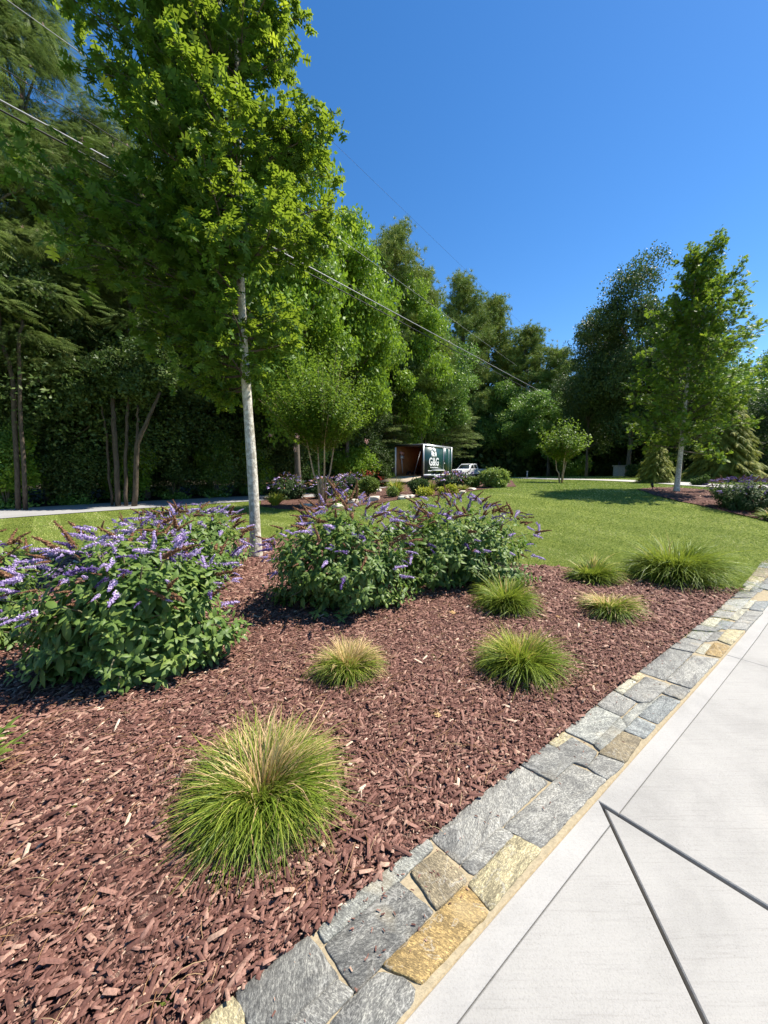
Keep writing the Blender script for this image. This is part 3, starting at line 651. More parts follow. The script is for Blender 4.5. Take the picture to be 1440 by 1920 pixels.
tag(A.build('mulch_crumbs', M_chip), 'tiny crumbs of bark spilled on the stone edging', 'bark crumbs', kind='stuff')
# ------------------------------------------------------------------ lawn blades
r = rng(51); n = 620000
th = r.uniform(-R_(56), R_(56), n); rad = np.exp(r.uniform(math.log(4.2), math.log(42), n))
P = np.c_[np.sin(th) * rad, np.cos(th) * rad]
fa = np.vstack([far_in, offset(far_in, 2.0)[::-1]])
ok = ~inpoly(P, bed_poly) & ~inpoly(P, isl_poly) & ~inpoly(P, mid_poly) & ~inpoly(P, drive_poly) & ~inpoly(P, np.vstack([roadN + [.1, -.1], [[90, 200], [-200, 200], [-200, -14]]])) & ~inpoly(P, fa)
P = P[ok]; n = len(P); d = np.hypot(*P.T); k = np.clip(d / 7, .8, 4)
hh = r.uniform(.022, .05, n) * np.clip(d / 12, .9, 1.6); D = np.c_[r.normal(0, .4, (n, 2)), np.ones(n)]
sw = np.sign(np.sin((P[:, 0] * .75 + P[:, 1] * .66 + .25 * np.sin(P[:, 0] * .2)) * 2 * math.pi / 1.15)); D[:, 0] += .95 * sw; D[:, 1] -= .8 * sw
A = Acc(); pt = (np.sin(P[:, 0] * 2.1 + np.sin(P[:, 1] * 1.3) * 2) * .5 + np.sin(P[:, 1] * 2.9 + P[:, 0]) * .5) * .12
A.scat(T_([(-.5, 0, 0), (.5, 0, 0), (.1, 1, 0)], [(0, 1, 2)]), np.c_[P, hgt(P[:, 0], P[:, 1])], D, np.c_[r.normal(0, 1, (n, 2)), np.full(n, .3)], np.c_[.0055 * k, hh, hh], np.clip(r.random(n) + pt, 0, 1))
tag(A.build('lawn_grass', M_lawnblade), 'short mown green grass of the lawn', 'grass', kind='stuff')

# ------------------------------------------------------------------ ornamental grass tufts
def tuft(px, py, wpx, hpx, nb, green, label, seed, tan_top=.35, bare=0.):
    tan_top = min(1., tan_top * 1.35)
    g = G(px, py); r = rng(seed); Y = g[1] ; Rd = wpx / 720 * Y / 2; H = hpx / 720 * Y * .8; Rd *= .92; nb = int(nb * .8)
    A = Acc(); tv = []; K = 5
    nk = max(14, nb // 60); bi = r.integers(0, nk, nb); baz = r.uniform(0, 2 * math.pi, nk); bu = r.random(nk) ** .5; bl_ = r.uniform(.74, 1.2, nk); bdry = r.random(nk); bdr = r.normal(0, .25, nk)
    loose = r.random(nb) < .45; lopx, lopy = r.normal(0, .14, 2)
    az = np.where(loose, r.uniform(0, 2 * math.pi, nb), baz[bi] + r.normal(0, .22, nb)); u = np.where(loose, r.random(nb) ** .5, np.clip(bu[bi] + r.normal(0, .1, nb), 0, 1))
    th = u * R_(84); L = (H * 1.0 + (Rd * 1.15 - H) * np.sin(th)) * r.uniform(.72, 1.12, nb) * np.where(loose, 1., bl_[bi]) * np.where(r.random(nb) < .07, 1.25, 1.) * (.74 + .26 * np.clip(u * 1.6, 0, 1))
    L = L * (1 + lopx * np.cos(az) + lopy * np.sin(az)); b0 = np.c_[np.cos(az), np.sin(az)] * (r.random(nb) ** .5 * Rd * .22)[:, None]
    wv = r.uniform(.0018, .0042, nb) * max(1, Y / 2.6)
    side = np.c_[-np.sin(az), np.cos(az), np.zeros(nb)] + r.normal(0, .35, (nb, 3))
    side = nrm(side); pts = []
    e0 = R_(90) - th * .62; drp = R_(30) + th * .75 + r.normal(0, .25, nb) + bdr[bi]; azj = r.normal(0, .75, nb)
    p = np.c_[b0, np.zeros(nb)]; fl = r.random(nb) < .12; e0 = np.where(fl, r.uniform(.15, .7, nb), e0); L = np.where(fl, Rd * r.uniform(.9, 1.35, nb), L)
    for k in range(K + 1):
        pts.append(p.copy()); f = k / K; el = e0 - drp * f ** 1.3; aa = az + azj * f
        p = p + np.c_[np.cos(el) * np.cos(aa), np.cos(el) * np.sin(aa), np.sin(el)] * (L / K)[:, None]
        p[:, 2] = np.maximum(p[:, 2], .012 + r.random(nb) * .01)
    V = []; 
    for k in range(K + 1):
        wk = (wv * (1 - (k / K) ** 2 * .9))[:, None]; V += [pts[k] - side * wk, pts[k] + side * wk]
    V = np.stack(V, 1); T = []
    for k in range(K): a = 2 * k; T += [(a, a + 1, a + 3), (a, a + 3, a + 2)]
    T = np.array(T)[None] + (np.arange(nb) * 2 * (K + 1))[:, None, None]
    # straw coloured blades stand mostly in the crown and on the far, older side
    flop = r.random(nb) < .0; q = r.random(nb) * .62; dry = .5 * r.random(nb) + .5 * bdry[bi] < (.12 + .88 * tan_top) * (1.15 - u * .8) * (1 + .5 * np.sin(az)) * .9; q[dry] = r.uniform(.66, 1, dry.sum())
    A.add((V + [*g[:2], g[2] + .01]).reshape(-1, 3), T.reshape(-1, 3), np.repeat(q, 2 * (K + 1)))
    o = A.build('grass_tuft', M_grassG if green else M_grass, loc=g)
    tag(o, label, 'ornamental grass', 'low ornamental grass tufts in the mulch bed'); return o
tuft(490, 1505, 318, 95, 5200, False, 'largest nearest grass tuft, green skirt with straw blond top, beside the stone edging', 109, .42)
tuft(655, 1262, 140, 95, 2200, False, 'blond dry grass tuft alone in the middle of the mulch', 102, .8)
tuft(978, 1258, 172, 125, 2600, True, 'bright green grass tuft touching the one behind it, nearest of the right hand pair', 103, .3)
tuft(952, 1142, 130, 92, 2000, True, 'round green grass tuft just right of the butterfly bushes', 104, .25)
tuft(1108, 1090, 105, 60, 1600, True, 'small green tuft at the lawn edge left of the biggest tuft', 105, .35)
tuft(1262, 1085, 200, 100, 3200, True, 'wide mounded green grass tuft where lawn, mulch and stone edging meet', 106, .12)
tuft(1140, 1150, 125, 58, 1100, False, 'sparse half dead tuft with pinkish dry stems in front of the lawn edge tufts', 107, 1.0)
tuft(1448, 975, 60, 30, 500, True, 'pale grass tuft cut by the right photo edge below the far butterfly bush', 108, .25)

# ------------------------------------------------------------------ butterfly bushes
SPA = []
def spike_mesh(kind, seed, fl=70):
    r = rng(seed); A = Acc(); K = 9; bend = r.uniform(.05, .22)
    tt_ = np.linspace(0, 1, K); axis = np.c_[np.zeros(K), tt_, -bend * tt_ ** 2]
    A.tube(axis, (.012 + .075 * (1 - tt_) ** .8 * (tt_ > .02)) * (.65 if kind != 2 else .8), 6, .15, 0)
    n = fl; t = r.random(n) ** 1.15; a = r.uniform(0, 2 * math.pi, n); rr = (.10 * (1 - t) ** .75 + .012) * r.uniform(.8, 1.15, n) * (1 if kind != 2 else .8)
    c = np.c_[np.cos(a) * rr, t, np.sin(a) * rr - bend * t ** 2]; nn = nrm(np.c_[np.cos(a), r.uniform(-.2, .5, n), np.sin(a)])
    star = T_([(-.5, -.15, 0), (.5, -.15, 0), (.1, .55, .05), (-.15, .5, 0), (.15, -.55, .05), (.45, .25, .0)], [(0, 1, 2), (3, 4, 5)])
    A.scat(star, c, r.normal(0, 1, (n, 3)), nn, r.uniform(.06, .10, n) * (1 if kind != 2 else .75), r.random(n))
    SPA.append((np.concatenate(A.V), np.concatenate(A.T), np.concatenate(A.R))); o = A.build('flower_spike', [M_lilac, M_violet, M_brown][kind]); me = o.data; bpy.data.objects.remove(o); return me
SPK = [[spike_mesh(0, 1, 110), spike_mesh(0, 2, 110), spike_mesh(0, 3, 90)], [spike_mesh(1, 4, 80), spike_mesh(1, 5, 70)], [spike_mesh(2, 6, 120), spike_mesh(2, 7, 110)]]
def bush(g, rx, ry, H, label, seed, nsprig=330, leaf=.1, spikes=90, smin=.12, smax=.2, mleaf=M_bushleaf, kinds=(.45, .2, .35), far=False, low=.12, topbias=0., grp='butterfly bushes', cat='butterfly bush'):
    r = rng(seed); root = empty('butterfly_bush', g); tag(root, label, cat, grp)
    lump = r.normal(0, 1, (7, 3))
    def hull(D):   # lumpy dome
        k = 1 + .10 * np.sin(D @ lump[0] * 3 + 1) + .09 * np.sin(D @ lump[1] * 5) + .05 * np.sin(D @ lump[2] * 9)
        return D * np.array([rx, ry, H * .62]) * k[:, None] + [0, 0, H * .40]
    n = nsprig; D = nrm(r.normal(0, 1, (n * 2, 3))); D = D[D[:, 2] > -.55][:n]; n = len(D); s_ = 1 - r.random(n) ** 2.2 * .45
    C = hull(D) * s_[:, None]; C[:, 2] = np.maximum(C[:, 2], low * H * r.uniform(.4, 1.2, n))
    A = Acc(); Dd = nrm(D * [1, 1, .55] + [0, 0, .45])
    P = []; Q = []; Nn = []; Sc = []; Rr2 = []
    for i in range(n):
        ax = Dd[i]; u = nrm(np.cross(ax, [.1, .2, 1.])); v = np.cross(ax, u); c = C[i]; ph = r.uniform(0, 6.3); base = r.random() * .35
        for j in range(5):        # opposite pairs turning down the shoot
            off = -ax * j * leaf * .55 * r.uniform(.7, 1.2); L = leaf * (.5 + .22 * j) * r.uniform(.8, 1.15); L = min(L, leaf * 1.35)
            for s2 in (0, math.pi):
                a = ph + j * 1.57 + s2 + r.normal(0, .25); o_ = np.cos(a) * u + np.sin(a) * v
                d_ = o_ + ax * (.75 - .22 * j) + np.array([0, 0, -.10 - .07 * j]); P.append(c + off); Q.append(d_); Nn.append(ax * .8 + np.array([0, 0, .9]) + r.normal(0, .22, 3)); Sc.append(L); Rr2.append(base + r.random() * .65)
    Sc = np.array(Sc)
    A.scat(LEAF, P, Q, Nn, np.c_[Sc * .98, Sc, Sc], np.array(Rr2))
    A.build('foliage', mleaf, root)
    A = Acc()                                    # stems from the crown of the root to the shoots
    for i in r.choice(n, min(n, 60), replace=False):
        e = C[i]; b = np.array([e[0] * .12, e[1] * .12, 0]); m_ = (b + e) / 2 + [0, 0, .12 * H] * 1
        A.tube([b, b * .6 + m_ * .4, m_, (m_ + e) / 2 + [0, 0, .03 * H], e], np.linspace(.011, .004, 5) * max(1, H / 1.0), 5)
    A.build('stems', M_stem, root)
    if far:
        A = Acc(); k = spikes; Ds = nrm(r.normal(0, 1, (k * 3, 3)) + [0, 0, .6]); Ds = Ds[Ds[:, 2] > .05][:k]; Cs = hull(Ds); kk = len(Cs)
        kind = r.choice(3, kk, p=kinds)
        for q in range(3):
            m = kind == q
            if m.sum():
                tv, tt = np.array([(x * .16, y, z * .16) for x, y, z in [(-.5, 0, 0), (.5, 0, 0), (0, 0, .6), (.35, .5, .3), (-.35, .5, .3), (0, 1, -.8)]], float), np.array([(0, 1, 3), (0, 3, 4), (1, 2, 3), (2, 0, 4), (4, 3, 5), (2, 4, 3), (0, 4, 5), (1, 3, 5)])
                A.scat((tv, tt), Cs[m] - Ds[m] * .05, Ds[m] * [1, 1, .6] + r.normal(0, .25, (m.sum(), 3)), Ds[m] + [0, 0, 1.], np.c_[np.full(m.sum(), smax * 1.6), np.full(m.sum(), smax * .9), np.full(m.sum(), smax * 1.6)], r.random(m.sum()), q)
        o = A.build('flower_spikes', [M_lilac, M_violet, M_brown], root); o['kind'] = 'stuff'
    else:
        k = spikes; Ds = nrm(r.normal(0, 1, (k * 4, 3)) + [0, 0, .45]); pr = np.clip(.22 + Ds[:, 2] + topbias * Ds[:, 1], 0, 1); Ds = Ds[(Ds[:, 2] > -.2) & (r.random(len(Ds)) < pr)][:k]; Cs = hull(Ds)
        for i in range(len(Ds)):
            kd = int(r.choice(3, p=kinds)); 
            if Ds[i][2] < .3 and kd == 2: kd = 0
            if Ds[i][2] > .75 and kd == 0 and r.random() < .12: kd = 2
            me = SPK[kd][int(r.integers(0, len(SPK[kd])))]; o = bpy.data.objects.new('flower_spike', me); COL.objects.link(o); o.parent = root
            d_ = Ds[i] * [1, 1, .35] + r.normal(0, .45, 3) * [1, 1, .5] + [0, 0, -.05 if kd != 2 else .3]; d_ = Vector(d_).normalized(); L = r.uniform(smin, smax) * (1.2 if kd == 2 else .95)
            Y = d_; X = Y.cross(Vector((0, 0, 1))).normalized(); Z = X.cross(Y)
            M_ = Matrix((X, Y, Z)).transposed(); o.rotation_euler = M_.to_euler(); o.scale = (L * 1.15, L, L * 1.15); o.location = Cs[i] - np.array(Y) * L * .12
            if kd == 2: o['label'] = 'spent brown flower spike'
            if kd == 1: o['label'] = 'dark violet flower spike in bud'
        A = Acc(); k = int(spikes * 1.3); Ds = nrm(r.normal(0, 1, (k * 5, 3)) + [0, 0, .7]); Ds = Ds[(Ds[:, 2] > .1) & (r.random(len(Ds)) < np.clip(Ds[:, 2] + .25, 0, 1))][:k]; Cs = hull(Ds)
        for i in range(len(Ds)):       # the many small side spikes between the large ones
            kd = int(r.choice(3, p=kinds)); j = [(0, 1, 2), (3, 4), (5, 6)][kd]; tv, tt, tr_r = SPA[j[int(r.integers(0, len(j)))]]
            d_ = nrm(Ds[i] * [1, 1, .4] + r.normal(0, .4, 3) + [0, 0, .15]); X = nrm(np.cross(d_, [0, 0, 1.])); Z = np.cross(X, d_); L = r.uniform(.5, .8) * smin * 1.05
            A.add((tv * [1.25, 1, 1.25]) @ np.array([X, d_, Z]) * L + Cs[i] - d_ * L * .1, tt, tr_r, kd)
        o = A.build('side_flower_spikes', [M_lilac, M_violet, M_brown], root); o['kind'] = 'stuff'
    return root
def bushpx(x0, x1, ytop, ybase, label, seed, ydepth=None, ryk=1.0, **kw):
    g = G((x0 + x1) / 2, ydepth or ybase); W = (x1 - x0) / 720 * g[1] / 2; top = at((x0 + x1) / 2, ytop, g[1])[2]; H = top - g[2]
    return bush(g, W, W * ryk, H, label, seed, **kw)
bushpx(62, 452, 1005, 1240, 'nearest large butterfly bush, broad pale green leaves, lilac spikes on its upper side', 201, ryk=.8, nsprig=470, leaf=.12, spikes=98, smin=.12, smax=.19, kinds=(.6, .16, .24), low=.06, topbias=.35)
bushpx(-230, 62, 1010, 1215, 'butterfly bush cut off by the left photo edge, brown and lilac spikes', 202, ryk=.9, nsprig=420, leaf=.105, spikes=95, smin=.12, smax=.19, kinds=(.4, .15, .45), low=.1)
bushpx(205, 475, 955, 1085, 'butterfly bush behind the nearest one, left of the pale tree trunk', 203, ryk=.9, nsprig=420, leaf=.105, spikes=95, smin=.13, smax=.2, kinds=(.5, .15, .35))
bushpx(505, 790, 950, 1130, 'middle butterfly bush right of the pale trunk, low sprig drooping to the mulch', 204, ryk=.85, nsprig=470, leaf=.1, spikes=98, smin=.12, smax=.19, kinds=(.36, .18, .46), low=.05)
bushpx(700, 990, 942, 1085, 'butterfly bush at the right end of the near row, dense violet and brown tops', 205, ryk=.85, nsprig=520, leaf=.105, spikes=100, smin=.13, smax=.2, kinds=(.33, .22, .45), low=.1)
bushpx(1335, 1462, 892, 960, 'dark leaved butterfly bush on the right hand mulch island', 206, ydepth=955, ryk=.8, nsprig=420, leaf=.09, spikes=90, smin=.12, smax=.18, kinds=(.1, .55, .35), mleaf=M_bushleafD, low=.08)
far_b = [(500, 578, 891, 936, 'far butterfly bush standing alone left of the three stemmed small tree'), (580, 652, 892, 934, 'far butterfly bush behind the three stemmed small tree'), (628, 688, 888, 926, 'far butterfly bush between the small tree and the fine green shrub'), (812, 890, 885, 916, 'dark purple flowering bush in front of the trailer wheels and white truck')]
for i, (a, b, c, d_, lb) in enumerate(far_b):
    bushpx(a, b, c, d_, lb, 210 + i, ryk=.8, nsprig=330, leaf=.13, spikes=110, smax=.2, kinds=(.45, .2, .35), far=True, mleaf=M_bushleafD)
# narrow leaved plant just outside the left frame edge
r = rng(61); g = G(-135, 1490); A = Acc(); P = []; Q = []; Nn = []
for k in range(26):
    a = r.uniform(-1.2, 1.6); L = r.uniform(.12, .3); d_ = np.array([math.cos(a), math.sin(a), r.uniform(.25, .9)]); e = d_ * L
    for j in range(5):
        for s2 in (-1, 1):
            P.append(e * (.35 + .16 * j)); Q.append(d_ * [1, 1, .4] + np.cross(d_, [0, 0, 1]) * s2 * .9 + [0, 0, .2]); Nn.append([r.normal(0, .3), r.normal(0, .3), 1])
n = len(P); A.scat(LEAF, P, Q, Nn, np.c_[np.full(n, .05), np.full(n, .09), np.full(n, .08)], r.random(n)); o = A.build('seedling', M_shrubG); o.location = g
tag(o, 'low green plant with narrow leaf tips entering at the left photo edge', 'plant')

# ------------------------------------------------------------------ oaks with lobed leaves
def oak(name, base, H, R_of, zmin, label, seed, leafs, nlimb, tr, mleaf, mbark, lsz=.14, elv=(4, 42), twig_step=.32, nleaf=12, allow=None, cat='oak tree', grp='young oak trees', lean=(0, 0), side_bias=False):
    r = rng(seed); root = empty(name, base); tag(root, label, cat, grp)
    tz = np.r_[0, .06, .14, np.linspace(.3, H, 22)]; wob = np.c_[np.sin(tz * .9 + 1) * .03 + lean[0] * tz / H, np.cos(tz * .7) * .03 + lean[1] * tz / H]; wob -= wob[0]
    rad = np.interp(tz / H, [0, .022, .08, .5, 1], [tr * 1.4, tr * 1.06, tr, tr * .6, tr * .12])
    A = Acc(); A.tube(np.c_[wob, tz], rad * (1 + .04 * np.sin(tz * 5)), 14); A.build('trunk', mbark, root, smooth=True)
    B = Acc(); LP = []; LD = []; LR = []; LN = []
    def tpos(z): return np.array([np.interp(z, tz, wob[:, 0]), np.interp(z, tz, wob[:, 1]), z])
    for i in range(nlimb):
        f = (i + .5) / nlimb; z = zmin + (H - .25 - zmin) * f ** .95; az = i * 2.39996 + r.normal(0, .25)
        if side_bias and i % 3 == 0: az = math.pi + r.normal(0, .3)
        L = R_of(z, az) * r.uniform(.8, 1.08)
        if L < .15: continue
        el = R_(elv[0] + (elv[1] - elv[0]) * f + r.normal(0, 7)); p = tpos(z); pts = [p]; n = max(4, int(L / .25)); aa = az
        for k in range(n):
            el2 = el + R_(12) * math.sin(k / n * 3) - R_(10) * k / n; aa += r.normal(0, .09)
            p = p + np.array([math.cos(aa) * math.cos(el2), math.sin(aa) * math.cos(el2), math.sin(el2)]) * L / n; pts.append(p)
        pts = np.array(pts); r0 = max(.008, tr * .28 * (1 - f * .6)); B.tube(pts, np.linspace(r0, .004, len(pts)), 5)
        m = max(2, int(L / twig_step)) * 2
        for j in range(m):
            t = .08 + .92 * (j + r.random()) / m; idx_ = t * (len(pts) - 1); q = pts[int(idx_)] + (pts[min(int(idx_) + 1, len(pts) - 1)] - pts[int(idx_)]) * (idx_ % 1)
            ta = aa + r.choice([-1, 1]) * r.uniform(.4, 1.3); te = el + r.normal(.1, .4); tl = (L * .34 + .12) * (1.15 - t * .6) * r.uniform(.6, 1.2)
            if j >= m - 2: ta = aa + r.normal(0, .3); tl = .3
            d_ = np.array([math.cos(ta) * math.cos(te), math.sin(ta) * math.cos(te), math.sin(te)])
            e = q + d_ * tl + [0, 0, -.04 * tl]; B.tube([q, (q + e) / 2 + [0, 0, .02], e], [.005, .0035, .002], 4, cap=False)
            nl = int(nleaf * (.5 + tl)); 
            for _ in range(nl):
                u_ = r.uniform(.25, 1.05); LP.append(q + (e - q) * u_ + r.normal(0, .05, 3)); LD.append(d_ * .7 + r.normal(0, .65, 3) + [0, 0, -.25]); LN.append(r.normal(0, .45, 3) + [0, 0, 1]); LR.append(u_)
    B.build('branches', M_twig, root)
    LP, LD, LN, LR = map(np.array, (LP, LD, LN, LR))
    if allow is not None: m = allow(LP + np.array(base)); LP, LD, LN, LR = LP[m], LD[m], LN[m], LR[m]
    n = len(LP); sc = r.uniform(.7, 1.2, n) * lsz
    q = np.clip(r.random(n) * .68 + .34 * (LR > .9) * (r.random(n) < .4) + .12 * (r.random(n) < .12), 0, 1)  # some twig-end leaves yellower: young growth, with backlit tips put into the colour
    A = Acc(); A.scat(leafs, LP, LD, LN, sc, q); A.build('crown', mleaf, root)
    return root, n
tb = G(480, 1045)
def R_oak(z, az):
    c, s_ = math.cos(az), math.sin(az)
    core = np.interp(z, [2.6, 3.2, 3.7, 5.0, 6.2, 7.0, 8.0, 9.2, 10.6], [.5, 1.3, 1.9, 2.3, 2.0, 1.6, 1.35, 1.6, .9])
    left = np.interp(z, [2.6, 3.1, 3.6, 4.2, 4.6, 5.2, 5.8, 6.3, 7.0, 7.4, 8.0, 8.6, 9.4, 10.6], [1.2, 1.7, 2.0, 3.2, 3.3, 1.9, 1.5, 2.5, 3.5, 1.8, 1.3, 2.4, 1.9, 1.2])
    right = np.interp(z, [2.6, 3.8, 5.0, 6.0, 7.2, 8.4, 9.5, 10.6], [.1, .9, 1.9, 2.0, 1.0, 1.9, 2.2, 1.2])
    core = core * .62; left = left * .88; right = right * .78
    return core + (left - core) * max(0, -c) ** 5 + (right - core) * max(0, c) ** 4
def sun_gap(P):  # crown shaped for light: leaves dropped along the sun's path to the trunk
    q = P - tb; sx, sy, sz = sun_dir; h2 = sx * sx + sy * sy; t = (q[:, 0] * sx + q[:, 1] * sy) / h2; perp_ = np.abs(q[:, 0] * sy - q[:, 1] * sx) / math.sqrt(h2); zz_ = q[:, 2] - t * sz
    thin = (q[:, 0] < -.9) & (rng(10).random(len(P)) < .38)  # left side thinned so more sun gets through
    return ~thin & ~((t > 0) & (perp_ < .3) & (zz_ < 2.35) & (rng(9).random(len(P)) < .93))
root, n_oak = oak('oak_tree', tb, 10.8, R_oak, 2.7, 'tall young oak with pale bare trunk rising between the butterfly bushes', 301, OAK, 124, .085, M_oakleaf, M_barkP, .175, (2, 42), .2, 14, allow=sun_gap, side_bias=True)
rb = G(1268, 922)
def R_oak2(z, az):
    c = math.cos(az); return np.interp(z, [1.3, 2.0, 3.5, 5, 6.5, 8.6], [1.3, 1.8, 1.9, 1.65, 1.1, .4]) * (1.0 + (.12 * c))
root, n2_ = oak('oak_tree', rb, 7.2, R_oak2, 1.35, 'slender young oak standing in the right hand mulch island', 302, OAK, 84, .078, M_oakleaf2, M_barkP, .13, (4, 66), .22, 15, lean=(.12, 0))
print('oak leaves', n_oak, n2_, 'chips', nchip)

# ------------------------------------------------------------------ generic trees
def blob_crown(A, r, cen, rad, nl, ncl, tpl, lsz, nbias=.6, lobe=(.28, .45), flat=1., mi=0, outr=.8):
    cen = np.array(cen, float); rad = np.array(rad, float)
    D = nrm(r.normal(0, 1, (nl, 3))); LC = cen + D * rad * (r.random(nl) ** .45 * outr)[:, None]; lr = r.uniform(*lobe, nl) * rad.mean()
    per = ncl // nl
    for i in range(nl):
        d = nrm(r.normal(0, 1, (per, 3)) + [0, 0, .25]); s_ = 1 - r.random(per) ** 2 * .5
        s_ = s_ * (1 + .18 * np.sin(d @ r.normal(0, 4, 3)))
        P = LC[i] + d * lr[i] * s_[:, None] * [1, 1, flat]; nn = d * nbias + [0, 0, .6] + r.normal(0, .35, (per, 3)); dd_ = r.normal(0, 1, (per, 3)) * [1, 1, .5] + d * .8
        tone = r.random() * .3
        A.scat(tpl[i % len(tpl)], P, dd_, nn, r.uniform(.7, 1.3, per) * lsz, np.clip(tone + r.random(per) * .7, 0, 1), mi)
    return LC, lr
def trunk_limbs(A, r, H, tr, LC, base=(0, 0, 0), n=12, wig=.03):
    tz = np.linspace(0, H * .85, 10); w_ = np.c_[np.cumsum(r.normal(0, wig, 10)), np.cumsum(r.normal(0, wig, 10))]; w_ -= w_[0]
    pts = np.c_[w_, tz] + base; A.tube(pts, np.interp(tz, [0, H * .06, H * .85], [tr * 1.3, tr, tr * .25]), 9)
    for c in LC[r.choice(len(LC), min(n, len(LC)), replace=False)]:
        z0 = np.clip(c[2] - np.hypot(c[0], c[1]) * r.uniform(.4, .9), H * .15, H * .8); k = int(np.argmin(np.abs(tz - z0))); p = pts[k]
        A.tube([p, (p * 2 + c) / 3 + [0, 0, .02 * H], (p + c * 2) / 3 + [0, 0, .02 * H], c], np.array([.4, .3, .2, .08]) * tr, 5, cap=False)
PROTO = {}
def broad_proto(key, H, Rr_, mleaf, seed, nl=34, ncl=5200, lsz=.3, zc=.6, rz=.42, mb=None, trk=.16, lobe=(.28, .45), flat=1.):
    r = rng(seed); root = empty('broadleaf_tree', (0, 0, 0)); A = Acc()
    LC, lr = blob_crown(A, r, (0, 0, H * zc), (Rr_, Rr_, H * rz), nl, ncl, [CL5, CL5b], lsz, lobe=lobe, flat=flat, nbias=.4, outr=.95)
    A.build('crown', mleaf, root); B = Acc(); trunk_limbs(B, r, H, trk, LC, n=26); B.build('trunk', mb or M_barkG, root); PROTO[key] = (root, H, Rr_); root['used'] = 0; return root
def pine_proto(key, H, Rr_, seed, nb=60):
    r = rng(seed); root = empty('pine_tree', (0, 0, 0)); A = Acc(); B = Acc(); tz = np.linspace(0, H, 12)
    B.tube(np.c_[np.sin(tz * .2) * .2, np.cos(tz * .15) * .2 - .2, tz], np.linspace(.22, .04, 12), 9)
    for i in range(nb):
        f = i / nb; z = H * (.32 + .66 * f); az = i * 2.4 + r.normal(0, .4); L = Rr_ * (1 - f ** 1.6 * .78) * r.uniform(.65, 1.1); el = R_(5 + 35 * f)
        e = np.array([math.cos(az) * L, math.sin(az) * L, z + L * math.tan(el)]); p = np.array([0, 0, z]); B.tube([p, (p + e) / 2 - [0, 0, .1], e], [.05, .035, .012], 4, cap=False)
        m = int(34 + L * 34); t = r.uniform(.35, 1.05, m) ; C = p + (e - p) * t[:, None] + r.normal(0, .32, (m, 3)) * [1, 1, .55] * (.5 + t[:, None] * .6)
        A.scat(TUFT, C, (e - p)[None] * .3 + r.normal(0, .6, (m, 3)) + [0, 0, .8], r.normal(0, 1, (m, 3)), r.uniform(.2, .36, m), np.clip(r.random() * .3 + r.random(m) * .7, 0, 1))
    A.build('crown', M_pine, root); B.build('trunk', M_barkG, root); PROTO[key] = (root, H, Rr_); root['used'] = 0; return root
def mimosa_proto(key, H, Rr_, seed, npad=230, per=80):
    r = rng(seed); root = empty('mimosa_tree', (0, 0, 0)); A = Acc(); B = Acc(); F = Acc(); pads = []
    for i in range(npad):
        a = r.uniform(0, 6.28); q = r.random() ** .5; z = H * (.28 + .72 * r.random()); rr = Rr_ * q * np.interp(z / H, [.28, .5, .8, 1.0], [.75, 1, .8, .3]); c = np.array([math.cos(a) * rr, math.sin(a) * rr, z]); pads.append(c)
        pr = r.uniform(.6, 1.25); d = r.normal(0, 1, (per, 2)); d = d / np.linalg.norm(d, axis=1)[:, None] * (r.random(per) ** .5 * pr)[:, None]
        P = c + np.c_[d, -np.hypot(*d.T) ** 1.5 * .14 + r.normal(0, .07, per)]
        DD = np.c_[d + r.normal(0, .25, (per, 2)) + np.array([math.cos(a), math.sin(a)]) * .3, -.12 + r.normal(0, .15, per)]
        A.scat(FROND, P, DD, np.c_[r.normal(0, .25, (per, 2)), np.ones(per)], r.uniform(.32, .5, per), np.clip(r.random() * .35 + r.random(per) * .65, 0, 1))
        if r.random() < .55:
            k = int(r.integers(1, 5)); dd_ = r.normal(0, pr * .5, (k, 2)); F.scat(TUFT, c + np.c_[dd_, np.full(k, .08)], np.tile([0, 0, 1.], (k, 1)), r.normal(0, 1, (k, 3)), .07, r.random(k))
    pads = np.array(pads); A.build('crown', M_mimosa, root); o = F.build('flowers', M_pink, root); trunk_limbs(B, r, H, .17, pads, n=42, wig=.12); B.build('trunk', M_barkG, root)
    PROTO[key] = (root, H, Rr_); root['used'] = 0; return root
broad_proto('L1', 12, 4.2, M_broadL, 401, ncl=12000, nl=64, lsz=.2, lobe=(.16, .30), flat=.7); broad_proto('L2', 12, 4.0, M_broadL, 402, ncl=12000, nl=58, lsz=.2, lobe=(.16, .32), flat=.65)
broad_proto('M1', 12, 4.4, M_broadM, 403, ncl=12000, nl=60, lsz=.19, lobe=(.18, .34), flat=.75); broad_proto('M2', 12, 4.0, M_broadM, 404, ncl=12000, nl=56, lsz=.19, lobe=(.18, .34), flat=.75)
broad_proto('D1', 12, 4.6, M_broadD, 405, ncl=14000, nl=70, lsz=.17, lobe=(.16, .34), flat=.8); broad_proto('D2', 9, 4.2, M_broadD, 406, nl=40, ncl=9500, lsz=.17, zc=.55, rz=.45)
pine_proto('P1', 16, 3.4, 411, 80); pine_proto('P2', 16, 2.9, 412, 70); mimosa_proto('MI1', 14, 4.8, 421); mimosa_proto('MI2', 12, 4.4, 422)
def place(key, x, y, H=None, Rr_=None, label='', cat='tree', group=None, rz=0., z=None, name=None):
    root, H0, R0 = PROTO[key]
    if root['used']: o = copy_tree(root)
    else: o = root
    root['used'] = 1
    o.location = (x, y, (float(hgt(x, y)) if z is None else z) - .05); o.rotation_euler = (0, 0, rz); sz = (H or H0) / H0; sx = (Rr_ or R0) / R0; o.scale = (sx, sx, sz)
    if name: o.name = name
    tag(o, label, cat, group); return o
